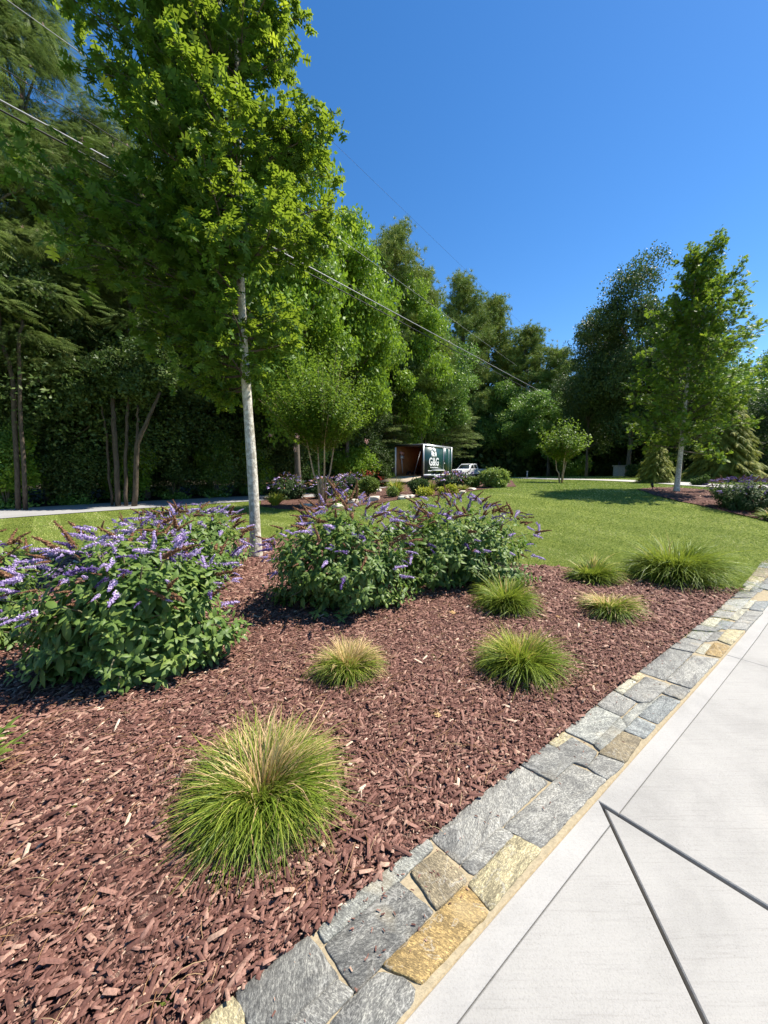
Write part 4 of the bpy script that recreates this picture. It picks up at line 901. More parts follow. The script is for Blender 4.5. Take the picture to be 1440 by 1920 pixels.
def treepx(key, px, ytop, Y, Rr_, label, cat, group=None, rz=0., xscale=None):
    p = at(px, ytop, Y); z0 = float(hgt(p[0], Y)); return place(key, p[0], Y, p[2] - z0, Rr_, label, cat, group, rz)
GW = 'trees of the wood across the road'
treepx('MI1', 5, -40, 17.5, 4.3, 'tall feathery tree with pink puffs filling the top left corner', 'mimosa tree', GW, .4)
treepx('MI2', -150, 60, 14.5, 4.6, 'feathery leaved tree leaning in from the left photo edge', 'mimosa tree', GW, 2.1)
treepx('MI2', 225, 230, 19, 4.0, 'feathery tree right of the tall one, seen behind the oak leaves', 'mimosa tree', GW, 4.1)
treepx('MI1', 420, 330, 24, 4.4, 'feathery tree behind the pale oak trunk', 'mimosa tree', GW, 5.5)
treepx('L1', 545, 305, 21, 4.4, 'light green broadleaf tree directly behind the oak crown', 'tree', GW, .3)
treepx('L2', 645, 400, 26, 3.8, 'bright yellow green tree between the oak and the pines', 'tree', GW, 1.0)
treepx('L1', 748, 530, 33, 3.9, 'rounded bright green tree above the trailer', 'tree', GW, 2.2)
treepx('M1', 800, 610, 36, 4.0, 'mid green tree low behind the trailer roof', 'tree', GW, 3.0)
treepx('P1', 738, 428, 33, 3.6, 'dark pine poking above the bright broadleaf trees', 'pine tree', GW, .5)
treepx('P2', 792, 505, 35, 3.2, 'narrow pine on the sloping right shoulder of the wood', 'pine tree', GW, 1.7)
treepx('P1', 872, 525, 57, 5.4, 'tall open pine left of the gap in the tree line', 'pine tree', GW, 2.9)
treepx('P2', 925, 560, 60, 5.0, 'pine next right of the tall open pine', 'pine tree', GW, 4.0)
treepx('P1', 990, 620, 56, 5.0, 'broad topped pine in the middle of the far tree line', 'pine tree', GW, 5.0)
treepx('P2', 1050, 655, 52, 4.6, 'last pine before the big dark tree', 'pine tree', GW, .9)
treepx('M2', 880, 700, 62, 6.0, 'mid green tree behind the white truck', 'tree', GW, .8)
treepx('M1', 960, 725, 54, 5.5, 'dense green tree behind the pale hydrangea shrub', 'tree', GW, 1.9)
treepx('M2', 1035, 735, 47, 4.8, 'shaded tree behind the far vase shaped crape myrtle', 'tree', GW, 2.7)
treepx('MI2', 700, 735, 31, 2.8, 'low feathery tree left of the trailer top', 'mimosa tree', GW, 1.2)
treepx('MI1', 830, 745, 38, 3.4, 'low feathery tree right above the trailer', 'mimosa tree', GW, 3.2)
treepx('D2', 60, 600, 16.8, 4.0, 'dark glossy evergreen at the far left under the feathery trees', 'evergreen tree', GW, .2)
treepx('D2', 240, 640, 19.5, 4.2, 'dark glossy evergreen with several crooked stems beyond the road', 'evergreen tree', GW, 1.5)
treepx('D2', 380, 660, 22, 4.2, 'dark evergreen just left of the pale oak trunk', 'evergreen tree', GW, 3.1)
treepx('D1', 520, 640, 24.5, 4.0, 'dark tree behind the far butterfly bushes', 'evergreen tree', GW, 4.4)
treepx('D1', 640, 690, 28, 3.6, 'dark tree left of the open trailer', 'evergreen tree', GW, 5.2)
treepx('D1', 1205, 498, 34, 5.0, 'big dark rounded tree behind the slender right hand oak', 'tree', None, .4)
treepx('D1', 1115, 620, 38, 3.4, 'dark left flank tree beside the stone pillars', 'tree', GW, 2.4)
treepx('M1', 1300, 620, 40, 4.2, 'shaded tree behind the right hand oak crown', 'tree', GW, 3.9)
treepx('D1', 1345, 700, 34, 4.0, 'dark tree behind the large drooping conifer', 'tree', GW, 1.1)
treepx('M2', 1425, 690, 32, 4.4, 'green tree at the right photo edge', 'tree', GW, 2.2)
treepx('D2', 1440, 745, 24, 3.6, 'dark low evergreen at the right photo edge below the green one', 'evergreen tree', GW, 2.9)
treepx('M1', 1530, 640, 26, 4.4, 'green tree just beyond the right photo edge', 'tree', GW, 5.9)
# second row that closes the wood
r = rng(71); k = 0
ROW = [(-250, 350, 22), (-60, 420, 24), (110, 380, 25), (300, 430, 27), (470, 470, 30), (600, 500, 32), (700, 560, 34), (820, 640, 62), (940, 690, 66), (1060, 700, 60), (1160, 690, 48), (1380, 735, 46), (1500, 700, 42)]
nm = ['far tree deep in the wood, seen through gaps at the left edge', 'far tree deep in the wood behind the leftmost evergreen', 'far tree deep in the wood above the road bend', 'far tree deep in the wood behind the crooked stems', 'far tree deep in the wood behind the oak trunk', 'far tree deep in the wood behind the light green trees', 'far tree deep in the wood left of the pines', 'far tree deep in the wood under the tall open pine', 'far tree deep in the wood behind the pines', 'far tree deep in the wood left of the big dark tree', 'far tree deep in the wood behind the big dark tree', 'far tree deep in the wood behind the drooping conifer', 'far tree deep in the wood past the right edge']
for (px, yt, Y), lb in zip(ROW, nm): treepx(['D1', 'M1', 'D1', 'M2'][k % 4], px, yt, Y, 5.2, lb, 'tree', GW, r.uniform(0, 6)); k += 1

# far-off wood that reads as one mass behind everything
r = rng(75); A = Acc(); n = 26000; a = r.uniform(R_(-75), R_(75), n); dd = r.uniform(50, 64, n) ; P = np.c_[np.sin(a) * dd, np.cos(a) * dd + 4, r.uniform(0, 1, n) ** .8 * (7.5 + 1.8 * np.sin(a * 9) + np.sin(a * 23))]
A.scat(CL5, P, r.normal(0, 1, (n, 3)), r.normal(0, .6, (n, 3)) + [0, -.3, .7], r.uniform(.6, 1.1, n), r.random(n))
tag(A.build('distant_wood', M_broadD), 'dark mass of woodland far beyond the road', 'woods', kind='stuff')

# undergrowth along the road
def shrub(name, g, rx, ry, H, m, seed, lsz=.1, ncl=1500, label='', cat='shrub', group=None, nl=14, tpl=None, stem=True):
    r = rng(seed); root = empty(name, g); A = Acc(); LC, lr = blob_crown(A, r, (0, 0, H * .5), (rx * .8, ry * .8, H * .42), nl, ncl, tpl or [CL5, CL5b], lsz, lobe=(.3, .5))
    V = A.V
    for v in V: v[:, 2] = np.maximum(v[:, 2], .01)
    A.build('foliage', m, root); B = Acc()
    for c in LC[:8]: B.tube([(0, 0, 0), tuple(c * [.5, .5, .6]), tuple(c)], [.02, .014, .006], 4, cap=False)
    B.build('stems', M_stem, root); tag(root, label, cat, group); return root
def shrubpx(name, x0, x1, yt, yb, m, seed, **kw):
    g = G((x0 + x1) / 2, yb); W = (x1 - x0) / 720 * g[1] / 2; H = at((x0 + x1) / 2, yt, g[1])[2] - g[2]; return shrub(name, g, W, W * .9, H, m, seed, **kw)
GU = 'undergrowth along the far side of the road'
UG = [(-60, 800, 1.3, 'leafy dark undergrowth at the left edge beyond the road'), (30, 795, 1.5, 'undergrowth with lit lower leaves beyond the road, left corner'), (110, 800, 1.6, 'tall leafy undergrowth left of the crooked stems'), (190, 805, 1.5, 'undergrowth under the crooked stems'), (262, 812, 1.3, 'undergrowth right of the crooked stems'), (330, 815, 1.4, 'undergrowth midway between crooked stems and oak trunk'), (395, 815, 1.5, 'undergrowth just left of the oak trunk'), (455, 820, 1.5, 'undergrowth behind the oak trunk'), (520, 825, 1.6, 'undergrowth behind the first far butterfly bush'), (590, 828, 1.7, 'undergrowth behind the three stemmed tree'), (655, 832, 1.8, 'undergrowth behind the fine green shrub'), (715, 845, 1.7, 'undergrowth left of the open trailer')]
for i, (px, yt, Rr2, lb) in enumerate(UG):
    rd = roadF + nrm(np.c_[-np.gradient(roadF, axis=0)[:, 1], np.gradient(roadF, axis=0)[:, 0]]) * (.75 if i % 2 else .5)
    az = (px - 720) / 720.; j = int(np.argmin(np.abs(rd[:, 0] / np.maximum(rd[:, 1], .1) - az) + (rd[:, 1] < 2) * 9)); g = np.array([rd[j][0], rd[j][1], float(hgt(*rd[j]))])
    H = at(px, yt, g[1])[2] - g[2]
    shrub('undergrowth_shrub', g, Rr2 * 1.1, 1.2, H * 1.15, [M_broadM, M_broadL, M_broadD][i % 3], 500 + i, .13, 2600, lb, 'shrub', GU, 18)  # leaf tones alternate; the light leaf stands in for sunlit undergrowth
r = rng(79); A = Acc(); nrmF = nrm(np.c_[-np.gradient(roadF, axis=0)[:, 1], np.gradient(roadF, axis=0)[:, 0]]); n = 16000; ii = r.integers(3, 62, n); off = .15 + r.random(n) ** 1.4 * 3.5
P = roadF[ii] + nrmF[ii] * off[:, None] + r.normal(0, .25, (n, 2)); zz_ = hgt(P[:, 0], P[:, 1]) + r.random(n) * (.15 + off * .28) * (1 + .5 * np.sin(ii * 1.7))
A.scat(CL5, np.c_[P, zz_], r.normal(0, 1, (n, 3)), r.normal(0, .5, (n, 3)) + [0, 0, 1], r.uniform(.1, .2, n), r.random(n)); tag(A.build('ground_cover', M_broadM), 'low creeping leafy ground cover along the far road edge', 'ground cover', kind='stuff')
UG2 = [(780, 36, 'low brush behind the trailer'), (900, 60, 'low brush behind the white truck'), (985, 52, 'low brush where the road bends right'), (1075, 44, 'low brush left of the stone pillars'), (1150, 46, 'low brush behind the stone pillars'), (1240, 42, 'low brush behind the small drooping conifer'), (1330, 40, 'low brush behind the large drooping conifer'), (1420, 34, 'low brush at the right photo edge')]
for i, (px, Y, lb) in enumerate(UG2):
    p = at(px, 870, Y); g = np.array([p[0], Y, float(hgt(p[0], Y))]); shrub('undergrowth_shrub', g, 3.2, 1.6, 2.6, [M_broadD, M_broadM][i % 2], 520 + i, .2, 2200, lb, 'shrub', GU, 18)

# crooked bare stems of the evergreen (visible trunks) and a forked tree on the far left
def stems_tree(name, gpx, Y, specs, label, seed, m=None, top=None):
    m = m or bark('dim_bark', (.05, .038, .028), (.13, .1, .075)); p = at(gpx, 900, Y); g = np.array([p[0], Y, float(hgt(p[0], Y))]); root = empty(name, g); r = rng(seed)
    for sp2 in specs:
        pts = [at(px, py, Y + dy) - g for px, py, dy, *_ in sp2]; pts = np.array(pts); pts[0][2] = -.05
        rr = [s_[3] for s_ in sp2]; n = len(pts); u = np.linspace(0, n - 1, n * 4); P = np.c_[[np.interp(u, range(n), pts[:, k]) for k in range(3)]].T; P[1:-1] += r.normal(0, .02, (len(P) - 2, 3))
        A = Acc(); A.tube(P, np.interp(u, range(n), rr), 8); A.build('trunk', m, root, smooth=True)
    A = Acc(); e = [np.array(at(*s_[-1][:2], Y + s_[-1][2]) - g) for s_ in specs]
    for c in e: blob_crown(A, r, c + [0, 0, .8], (1.3, 1.2, .9), 8, 900, [CL5, CL5b], .15)
    A.build('crown', M_broadD, root); return tag(root, label, 'tree', GW)
stems_tree('multistem_tree', 245, 15.2, [[(216, 885, 0, .10), (214, 800, 0, .09), (212, 740, .1, .07)], [(232, 885, .1, .07), (235, 820, .2, .06), (243, 745, .2, .05)], [(246, 885, 0, .1), (258, 832, -.1, .09), (280, 780, -.1, .06), (300, 735, 0, .05)], [(250, 885, .3, .06), (256, 810, .3, .05), (258, 760, .3, .04)], [(205, 885, .2, .05), (198, 800, .2, .04), (190, 760, .2, .03)]], 'several crooked grey stems fanning up from one root beyond the road', 601)
stems_tree('forked_tree', 28, 13.6, [[(28, 900, 0, .08), (26, 760, 0, .07), (20, 690, 0, .06), (3, 640, 0, .06), (-6, 560, 0, .05)], [(20, 695, .02, .07), (34, 665, 0, .05), (42, 600, .1, .04)]], 'grey forked trunk near the left photo edge beyond the road', 602)

# ------------------------------------------------------------------ crape myrtles
def crape(g, H, W, nst, label, seed, zsplit=.36, leafn=26, nsh=420, pink=0, spread=.5, lsz=.09):
    r = rng(seed); root = empty('crape_myrtle', g); tag(root, label, 'crape myrtle', 'crape myrtles in the far beds'); tips = []
    for i in range(nst):
        a = i * 6.283 / nst + .4; b = np.array([math.cos(a) * .09, math.sin(a) * .09, 0]); t = np.array([math.cos(a) * W * .13, math.sin(a) * W * .13, H * .42]); A = Acc()
        A.tube([b, b * 1.5 + [0, 0, H * .15], (b + t) / 2 + r.normal(0, .02, 3), t, t * [2.2, 2.2, 1.35]], [.045, .038, .032, .024, .012], 8); A.build('trunk', M_barkT, root, smooth=True)
        tips.append(t)
    A = Acc(); B = Acc(); P = []; Q = []; Nn = []; base = np.array([0, 0, H * .30])
    for i in range(nsh):
        a = r.uniform(0, 6.28); q = r.random() ** .5; el = R_(88) - q * R_(62); rr = np.array([math.cos(a) * math.cos(el) * W / 1.75, math.sin(a) * math.cos(el) * W / 1.75, math.sin(el) * H * .68]); e = base + rr * r.uniform(.62, 1.14)
        s_ = base + rr * r.uniform(.12, .5); d_ = nrm(e - s_); L = np.linalg.norm(e - s_)
        if i % 14 == 0: B.tube([s_, (s_ + e) / 2 + [0, 0, .03], e], [.008, .006, .003], 4, cap=False)
        u = nrm(np.cross(d_, [.1, .3, 1])); v = np.cross(d_, u)
        for j in range(leafn):
            t = (j + r.random()) / leafn; ph = j * 2.4; o_ = np.cos(ph) * u + np.sin(ph) * v; P.append(s_ + d_ * L * t + r.normal(0, .03, 3)); Q.append(o_ + d_ * .5 + r.normal(0, .2, 3)); Nn.append(np.array([0, 0, 1.]) + d_ * .4 + r.normal(0, .35, 3))
    n = len(P); sc = r.uniform(.7, 1.3, n) * lsz; A.scat(LEAFS, P, Q, Nn, np.c_[sc * 1.1, sc, sc], r.random(n)); A.build('crown', M_crape, root); B.build('branches', M_barkT, root)
    for i in range(0 if not pink else pink):
        a = -1.57 + r.normal(0, .9); c = base + np.array([math.cos(a) * W * .45, math.sin(a) * W * .45, r.uniform(.0, .25) * H]); A = Acc(); A.scat(CL5, c + r.normal(0, .03, (10, 3)), r.normal(0, 1, (10, 3)), r.normal(0, 1, (10, 3)), .04, r.random(10)); A.build('flower_cluster', M_pink, root)
    return root
g = G(604, 948); crape(g, at(600, 655, g[1])[2] - g[2], 200 / 720 * g[1], 4, 'spreading crape myrtle on several tan stems behind the middle butterfly bushes', 701, nsh=900, leafn=28, pink=4, lsz=.10)
g = G(1052, 905); crape(g, at(1052, 786, g[1])[2] - g[2], 92 / 720 * g[1], 3, 'small vase shaped crape myrtle on the far lawn edge', 702, nsh=260, leafn=22, lsz=.12)

# ------------------------------------------------------------------ drooping conifers
def conifer(g, H, W, label, seed, nb=150, lsz=.45):
    r = rng(seed); root = empty('conifer', g); tag(root, label, 'conifer', 'drooping yellow green conifers'); A = Acc(); B = Acc(); B.tube([(0, 0, 0), (.02, 0, H * .5), (0, 0, H * .97)], [.09, .05, .01], 8)
    P = []; D = []; Nn = []; Sc = []
    for i in range(nb):
        f = (i + .5) / nb; z = H * (.04 + .94 * f); az = i * 2.4; L = W / 2 * (1 - f) ** .75 * r.uniform(.75, 1.12) + .06; d_ = np.array([math.cos(az), math.sin(az), 0]); m = max(3, int(L / .085))
        for k in range(m):
            t = (k + 1) / m; p = np.array([0, 0, z]) + d_ * L * t + [0, 0, L * (.28 * t - .5 * t * t)]
            for s_ in (-1, 1, 0): P.append(p + r.normal(0, .03, 3)); D.append(d_ + np.cross(d_, [0, 0, 1]) * s_ * .9 + [0, 0, -.25 - .25 * t] + r.normal(0, .15, 3)); Nn.append([r.normal(0, .2), r.normal(0, .2), 1]); Sc.append(lsz * (1.1 - .4 * t) * r.uniform(.7, 1.2) * (.55 + .45 * (1 - f)))
        B.tube([(0, 0, z), tuple(np.array([0, 0, z]) + d_ * L * .6)], [.012, .004], 4, cap=False)
    A.scat(SPRAY, P, D, Nn, np.array(Sc), r.random(len(P))); A.build('foliage', M_conif, root); B.build('trunk', M_barkG, root); return root
g = G(1228, 906); conifer(g, at(1228, 822, g[1])[2] - g[2], 62 / 720 * g[1], 'small drooping conifer left of the right hand oak trunk', 801, 150, .34)
g = G(1356, 909); g = at(1356, 900, 21); g[2] = float(hgt(g[0], 21)); conifer(g, at(1350, 735, 21)[2] - g[2], 118 / 720 * 21, 'large drooping conifer right of the right hand oak trunk', 802, 260, .5)

# ------------------------------------------------------------------ middle bed shrubs
GS = 'shrubs in the far bed'
shrubpx('shrub', 666, 714, 890, 932, M_shrubG, 901, lsz=.07, ncl=2200, label='rounded fine textured green shrub left of the trailer ramp', group=GS)
shrubpx('shrub', 762, 806, 893, 926, M_bushleafD, 902, lsz=.07, ncl=1800, label='dark olive shrub in front of the trailer ramp', group=GS)
shrubpx('shrub', 888, 960, 882, 914, M_shrubP, 903, lsz=.1, ncl=2600, label='large pale green shrub covering the truck tail', group=GS, nl=20)
shrubpx('shrub', 868, 902, 893, 915, M_shrubG, 904, lsz=.08, ncl=900, label='dark green shrub tucked left of the large pale shrub', group=GS)
shrubpx('shrub', 776, 818, 916, 930, M_shrubY, 905, lsz=.06, ncl=900, label='low bright yellow shrub, left one of two', group=GS)
shrubpx('shrub', 818, 862, 912, 927, M_shrubY, 906, lsz=.06, ncl=900, label='low bright yellow shrub, right one of two', group=GS)
shrubpx('shrub', 722, 752, 914, 932, M_shrubP, 907, lsz=.06, ncl=700, label='small pale variegated shrub in front of the spiky green mound', group=GS)
shrubpx('shrub', 640, 680, 919, 934, M_shrubP, 908, lsz=.06, ncl=800, label='pale yellow green shrub below the far butterfly bushes', group=GS)
shrubpx('shrub', 1134, 1150, 882, 893, M_broadD, 909, lsz=.1, ncl=600, label='clipped round boxwood left of the stone pillars', group=GS)
shrubpx('shrub', 1168, 1196, 868, 895, M_broadD, 910, lsz=.12, ncl=900, label='upright dark evergreen right of the stone pillars', group=GS)
shrubpx('shrub', 1275, 1304, 884, 899, M_broadD, 911, lsz=.1, ncl=700, label='dark low shrub right of the oak trunk, upper one', group=GS)
shrubpx('shrub', 1296, 1328, 894, 911, M_bushleafD, 912, lsz=.09, ncl=800, label='dark low shrub between the oak trunk and the far butterfly bush', group=GS)
def strappy(px, py, wpx, hpx, m, seed, label, nb=300, wv=.012, cat='perennial'):
    g = G(px, py); r = rng(seed); W = wpx / 720 * g[1] / 2; H = hpx / 720 * g[1]; A = Acc(); az = r.uniform(0, 6.28, nb); th = r.random(nb) ** .7 * R_(75); K = 4; L = H + (W - H) * np.sin(th); L = L * r.uniform(.8, 1.15, nb)
    p = np.c_[np.cos(az) * W * .15, np.sin(az) * W * .15, np.zeros(nb)]; side = np.c_[-np.sin(az), np.cos(az), np.zeros(nb)]; V = []
    for k in range(K + 1):
        f = k / K; wk = wv * (1 - f * .9); V += [p - side * wk, p + side * wk]; el = R_(90) - th * .6 - R_(60) * f ** 1.5 * (.4 + th); p = p + np.c_[np.cos(el) * np.cos(az), np.cos(el) * np.sin(az), np.sin(el)] * (L / K)[:, None]
    T = np.array([t for k in range(K) for t in ((2 * k, 2 * k + 1, 2 * k + 3), (2 * k, 2 * k + 3, 2 * k + 2))])[None] + (np.arange(nb) * 2 * (K + 1))[:, None, None]
    A.add(np.stack(V, 1).reshape(-1, 3), T.reshape(-1, 3), np.repeat(r.random(nb), 2 * (K + 1))); o = A.build('strappy_clump', m); o.location = g; return tag(o, label, cat, GS)
strappy(516, 948, 62, 24, M_shrubY, 921, 'pale yellow strap leaved clump at the lawn edge left of the three stemmed tree', 260, .02)
strappy(640, 942, 40, 20, M_shrubY, 922, 'yellow strap leaved clump right of the three stemmed tree', 160, .02)
strappy(742, 928, 52, 32, M_grassG, 923, 'spiky bright green mound in front of the trailer ramp', 420, .02)
strappy(808, 922, 26, 24, M_grassG, 924, 'narrow green grassy clump right of the dark olive shrub', 220, .02)
strappy(868, 921, 34, 11, M_grass, 925, 'low tan and green grassy clump below the purple flowering bush', 220, .015)
r = rng(77)
for i, (px, py, lb) in enumerate([(693, 893, 'red roses above the fine textured green shrub'), (716, 908, 'red flowers beside the trailer ramp foot')]):
    g = G(px, 912 if i else 915); root = empty('rose_bush', g); H = at(px, py - 6, g[1])[2] - g[2]; A = Acc(); n = 22; C = np.c_[r.normal(0, .22, (n, 2)), np.full(n, H) + r.normal(0, .12, n)]
    A.scat(CL5, C, r.normal(0, 1, (n, 3)), r.normal(0, 1, (n, 3)), .07, r.random(n)); A.build('flowers', M_red, root); A = Acc(); blob_crown(A, r, (0, 0, H * .5), (.35, .3, H * .45), 8, 500, [CL5], .07); A.build('foliage', M_bushleafD, root); tag(root, lb, 'rose bush', GS)
def rock(g, sx, sy, sz, label, seed):
    bm = bmesh.new(); bmesh.ops.create_icosphere(bm, subdivisions=3, radius=1); r = rng(seed); k = r.normal(0, 1, (4, 3))
    for v in bm.verts:
        c = np.array(v.co); s_ = 1 + .16 * math.sin(c @ k[0] * 2.2) + .1 * math.sin(c @ k[1] * 4) + .04 * math.sin(c @ k[2] * 9); c = np.clip(c * s_, -.86, .8) * [sx, sy, sz]; v.co = c
    me = bpy.data.meshes.new('rock'); bm.to_mesh(me); bm.free(); me.materials.append(M_rock); o = bpy.data.objects.new('rock', me); COL.objects.link(o); o.location = (g[0], g[1], g[2] + sz * .35); o.rotation_euler = (0, 0, r.uniform(0, 6)); return tag(o, label, 'rock', 'pale rocks edging the far bed')
for i, (px, py, s_, lb) in enumerate([(575, 950, .3, 'pale rock left of the three stemmed tree foot'), (630, 952, .34, 'pale rock right of the three stemmed tree foot'), (662, 943, .38, 'pale flat rock below the small pale shrub'), (700, 938, .4, 'pale rock below the fine textured green shrub'), (708, 922, .34, 'pale rock between green shrub and ramp foot'), (757, 935, .35, 'pale rock right of the variegated shrub'), (770, 933, .28, 'small pale rock left of the yellow shrubs'), (868, 924, .2, 'small pale rock right of the yellow shrubs'), (885, 919, .22, 'last small pale rock near the lawn')]):
    rock(G(px, py), s_, s_ * .7, s_ * .35, lb, 940 + i)

# ------------------------------------------------------------------ trailer
M_tg = plain('trailer_green', (.012, .05, .045), .3, .5, 0, .05); M_blk = plain('black_trim', (.012, .012, .014), .4, .5); M_wht = plain('white_vinyl', (.75, .76, .76), .4, .4, 0, .02); M_alu = plain('aluminium', (.5, .52, .54), .4, .5, .6, .05)
M_ply = plain('plywood', (.36, .17, .07), .7, .2, 0, .25, 3); M_ramp = plain('ramp_board', (.5, .4, .28), .8, .2, 0, .2, 6); M_tyre = plain('rubber', (.02, .02, .02), .8); M_glass = plain('dark_glass', (.03, .04, .035), .08, .8, 0, .02)
az = R_(33); u = np.array([math.sin(az), math.cos(az), 0]); v = np.array([-math.cos(az), math.sin(az), 0])   # u: forward, v: to its left
c0 = at(793, 893, 24.8); zf = c0[2]; Lb, Wb, Hb = 4.6, 2.1, 2.02
o0 = np.array([c0[0], c0[1], 0.]); zg = float(hgt(c0[0], c0[1])); tr_ = empty('box_trailer', (c0[0], c0[1], zg), -az); tag(tr_, 'dark green enclosed cargo trailer with open rear ramp door and white G&G lettering', 'trailer')
# local frame: x right, y forward; rear right corner at the origin
zb = zf - zg
def part(name, m, fn, bev=0): A = Acc(); fn(A); return A.build(name, m, tr_, bevel=bev)
part('side_wall', M_tg, lambda A: A.box((-.02, Lb / 2, zb + Hb / 2), (.04, Lb, Hb))); part('side_wall', M_ply, lambda A: A.box((-Wb + .02, Lb / 2, zb + Hb / 2), (.04, Lb, Hb)))
part('lining', M_ply, lambda A: (A.box((-.06, Lb / 2, zb + Hb / 2), (.03, Lb - .1, Hb - .08)), A.box((-Wb / 2, Lb - .07, zb + Hb / 2), (Wb - .2, .04, Hb - .08)), A.box((-Wb / 2, Lb / 2, zb + .03), (Wb - .1, Lb - .1, .05))))
part('front_wall', M_tg, lambda A: A.box((-Wb / 2, Lb - .02, zb + Hb / 2), (Wb - .08, .04, Hb))); part('roof', M_alu, lambda A: A.box((-Wb / 2, Lb / 2, zb + Hb + .02), (Wb + .04, Lb + .04, .05)))
part('corner_trim', M_alu, lambda A: (A.box((.012, .06, zb + Hb / 2), (.03, .12, Hb)), A.box((.012, Lb - .06, zb + Hb / 2), (.03, .12, Hb)), A.box((.012, Lb / 2, zb + Hb - .05), (.028, Lb, .10))))
part('rear_frame', M_blk, lambda A: (A.box((-.04, -.015, zb + Hb / 2), (.1, .04, Hb + .02)), A.box((-Wb / 2, -.015, zb + Hb - .02), (Wb, .04, .12)), A.box((-Wb / 2, -.01, zb - .04), (Wb, .05, .1))))
part('rear_post', M_wht, lambda A: A.box((-Wb + .05, -.02, zb + Hb / 2 - .06), (.1, .04, Hb - .14)))
part('chassis', M_blk, lambda A: (A.box((-Wb / 2, Lb / 2, zb - .1), (Wb - .1, Lb, .12)), A.box((-Wb / 2, Lb + .6, zb - .1), (.12, 1.3, .1))))
part('rub_rail', M_wht, lambda A: A.box((.012, Lb / 2, zb + .06), (.03, Lb - .1, .12)))
d = part('door', M_tg, lambda A: A.box((.018, 3.55, zb + Hb / 2 + .02), (.03, .85, Hb - .3)))
A = Acc(); A.box((.02, 3.1, zb + Hb / 2 + .02), (.035, .04, Hb - .26)); A.box((.02, 4.0, zb + Hb / 2 + .02), (.035, .04, Hb - .26)); A.box((.02, 3.55, zb + Hb - .12), (.035, .9, .04)); A.build('frame', M_alu, d)
A = Acc(); A.box((.05, 3.2, zb + .85), (.03, .12, .08)); A.build('handle', M_alu, d)
for y in (1.75, 2.55):
    for x in (-.08, -Wb + .08):
        A = Acc(); A.tube([(x - .1, y, .33), (x + .1, y, .33)], .33, 20); w_ = A.build('wheel', M_tyre, tr_); A = Acc(); A.tube([(x - .11, y, .33), (x + .115, y, .33)], .17, 12); A.build('rim', M_alu, w_)
part('fender', M_wht, lambda A: A.box((.02, 2.15, .72), (.24, 1.8, .06)))
# ramp door lowered to the ground
A = Acc(); n = 6; z1, z0 = zb, .06; Lr = 2.0
A.add([(-.08, -.05, z1), (-Wb + .08, -.05, z1), (-Wb + .08, -Lr, z0), (-.08, -Lr, z0), (-.08, -.05, z1 - .06), (-Wb + .08, -.05, z1 - .06), (-Wb + .08, -Lr, z0 - .05), (-.08, -Lr, z0 - .05)], [(0, 1, 2), (0, 2, 3), (4, 6, 5), (4, 7, 6), (0, 3, 7), (0, 7, 4), (1, 5, 6), (1, 6, 2), (3, 2, 6), (3, 6, 7)])
A.build('ramp', M_ramp, tr_)
A = Acc(); A.tube([(-.13, -.05, zb + 1.75), (-.14, -1.1, z1 * .55)], .025, 6); A.build('ramp_strut', M_blk, tr_)
# lettering and tree emblem on the side
def text(body, size, y, z, name, bold=.012, sxx=1.):
    cu = bpy.data.curves.new(name, 'FONT'); cu.body = body; cu.size = size; cu.extrude = .004; cu.offset = bold; cu.align_x = 'CENTER'; cu.align_y = 'CENTER'; o = bpy.data.objects.new(name, cu); COL.objects.link(o); o.parent = tr_
    o.location = (.008, y, z); o.rotation_euler = (math.pi / 2, 0, math.pi / 2); o.scale = (sxx, 1, 1); cu.materials.append(M_wht)
    me = bpy.data.meshes.new_from_object(o.evaluated_get(bpy.context.evaluated_depsgraph_get())); o2 = bpy.data.objects.new(name, me); COL.objects.link(o2); o2.parent = tr_; o2.location = o.location; o2.rotation_euler = o.rotation_euler; o2.scale = o.scale; bpy.data.objects.remove(o); return o2
text('G&G', .72, 1.6, zb + .92, 'lettering', .022, 1.0)
A = Acc()
for k, (yy, zz_, rr) in enumerate([(1.55, 1.58, .22), (1.35, 1.48, .2), (1.75, 1.46, .2), (1.5, 1.75, .17), (1.68, 1.68, .16), (1.3, 1.38, .14), (1.84, 1.36, .13)]):
    A.tube([(.002 + k * .0004, yy, zb + zz_), (.007 + k * .0004, yy, zb + zz_)], rr, 14)
A.box((.006, 1.55, zb + 1.3), (.006, .12, .2)); A.build('tree_emblem', M_wht, tr_)
A = Acc()
for (y0, y1, z_) in ((1.05, 2.2, .56), (.7, 1.5, .34), (1.75, 2.7, .34)):
    y = y0
    rr = rng(int(y0 * 100))
    while y < y1: wl = rr.uniform(.035, .07); A.box((.006, y + wl / 2, zb + z_), (.006, wl, rr.uniform(.05, .085))); y += wl + .022
A.build('small_lettering', M_wht, tr_)
# tools hanging inside
tl = empty('hanging_tools', (c0[0], c0[1], zg), -az); A = Acc(); A.box((-Wb + .25, .5, zb + 1.25), (.2, .25, .22)); A.tube([(-Wb + .2, .45, zb + 1.6), (-Wb + .3, .5, zb + .2)], .03, 6); A.build('tool_body', M_alu, tl); A = Acc(); A.tube([(-Wb + .24, .35, zb + 1.55), (-Wb + .24, .7, zb + 1.5)], .09, 8); A.build('bag', M_pink, tl); tag(tl, 'pale hand tools hanging inside the open trailer', 'tools')
A = Acc(); A.tube([(0, 0, 0), (0, 0, .42), (0, 0, .5)], [.16, .16, .1], 14); A.tube([(0, 0, .5), (0, 0, .58)], .05, 8); q = np.array([*(o0[:2] + (u * (Lb + .75) + v * .5)[:2])]); o = A.build('gas_bottle', M_wht); zz0 = zb + zg - .05; o.location = (q[0], q[1], zz0); tag(o, 'white gas bottle standing on the trailer tongue', 'gas bottle')

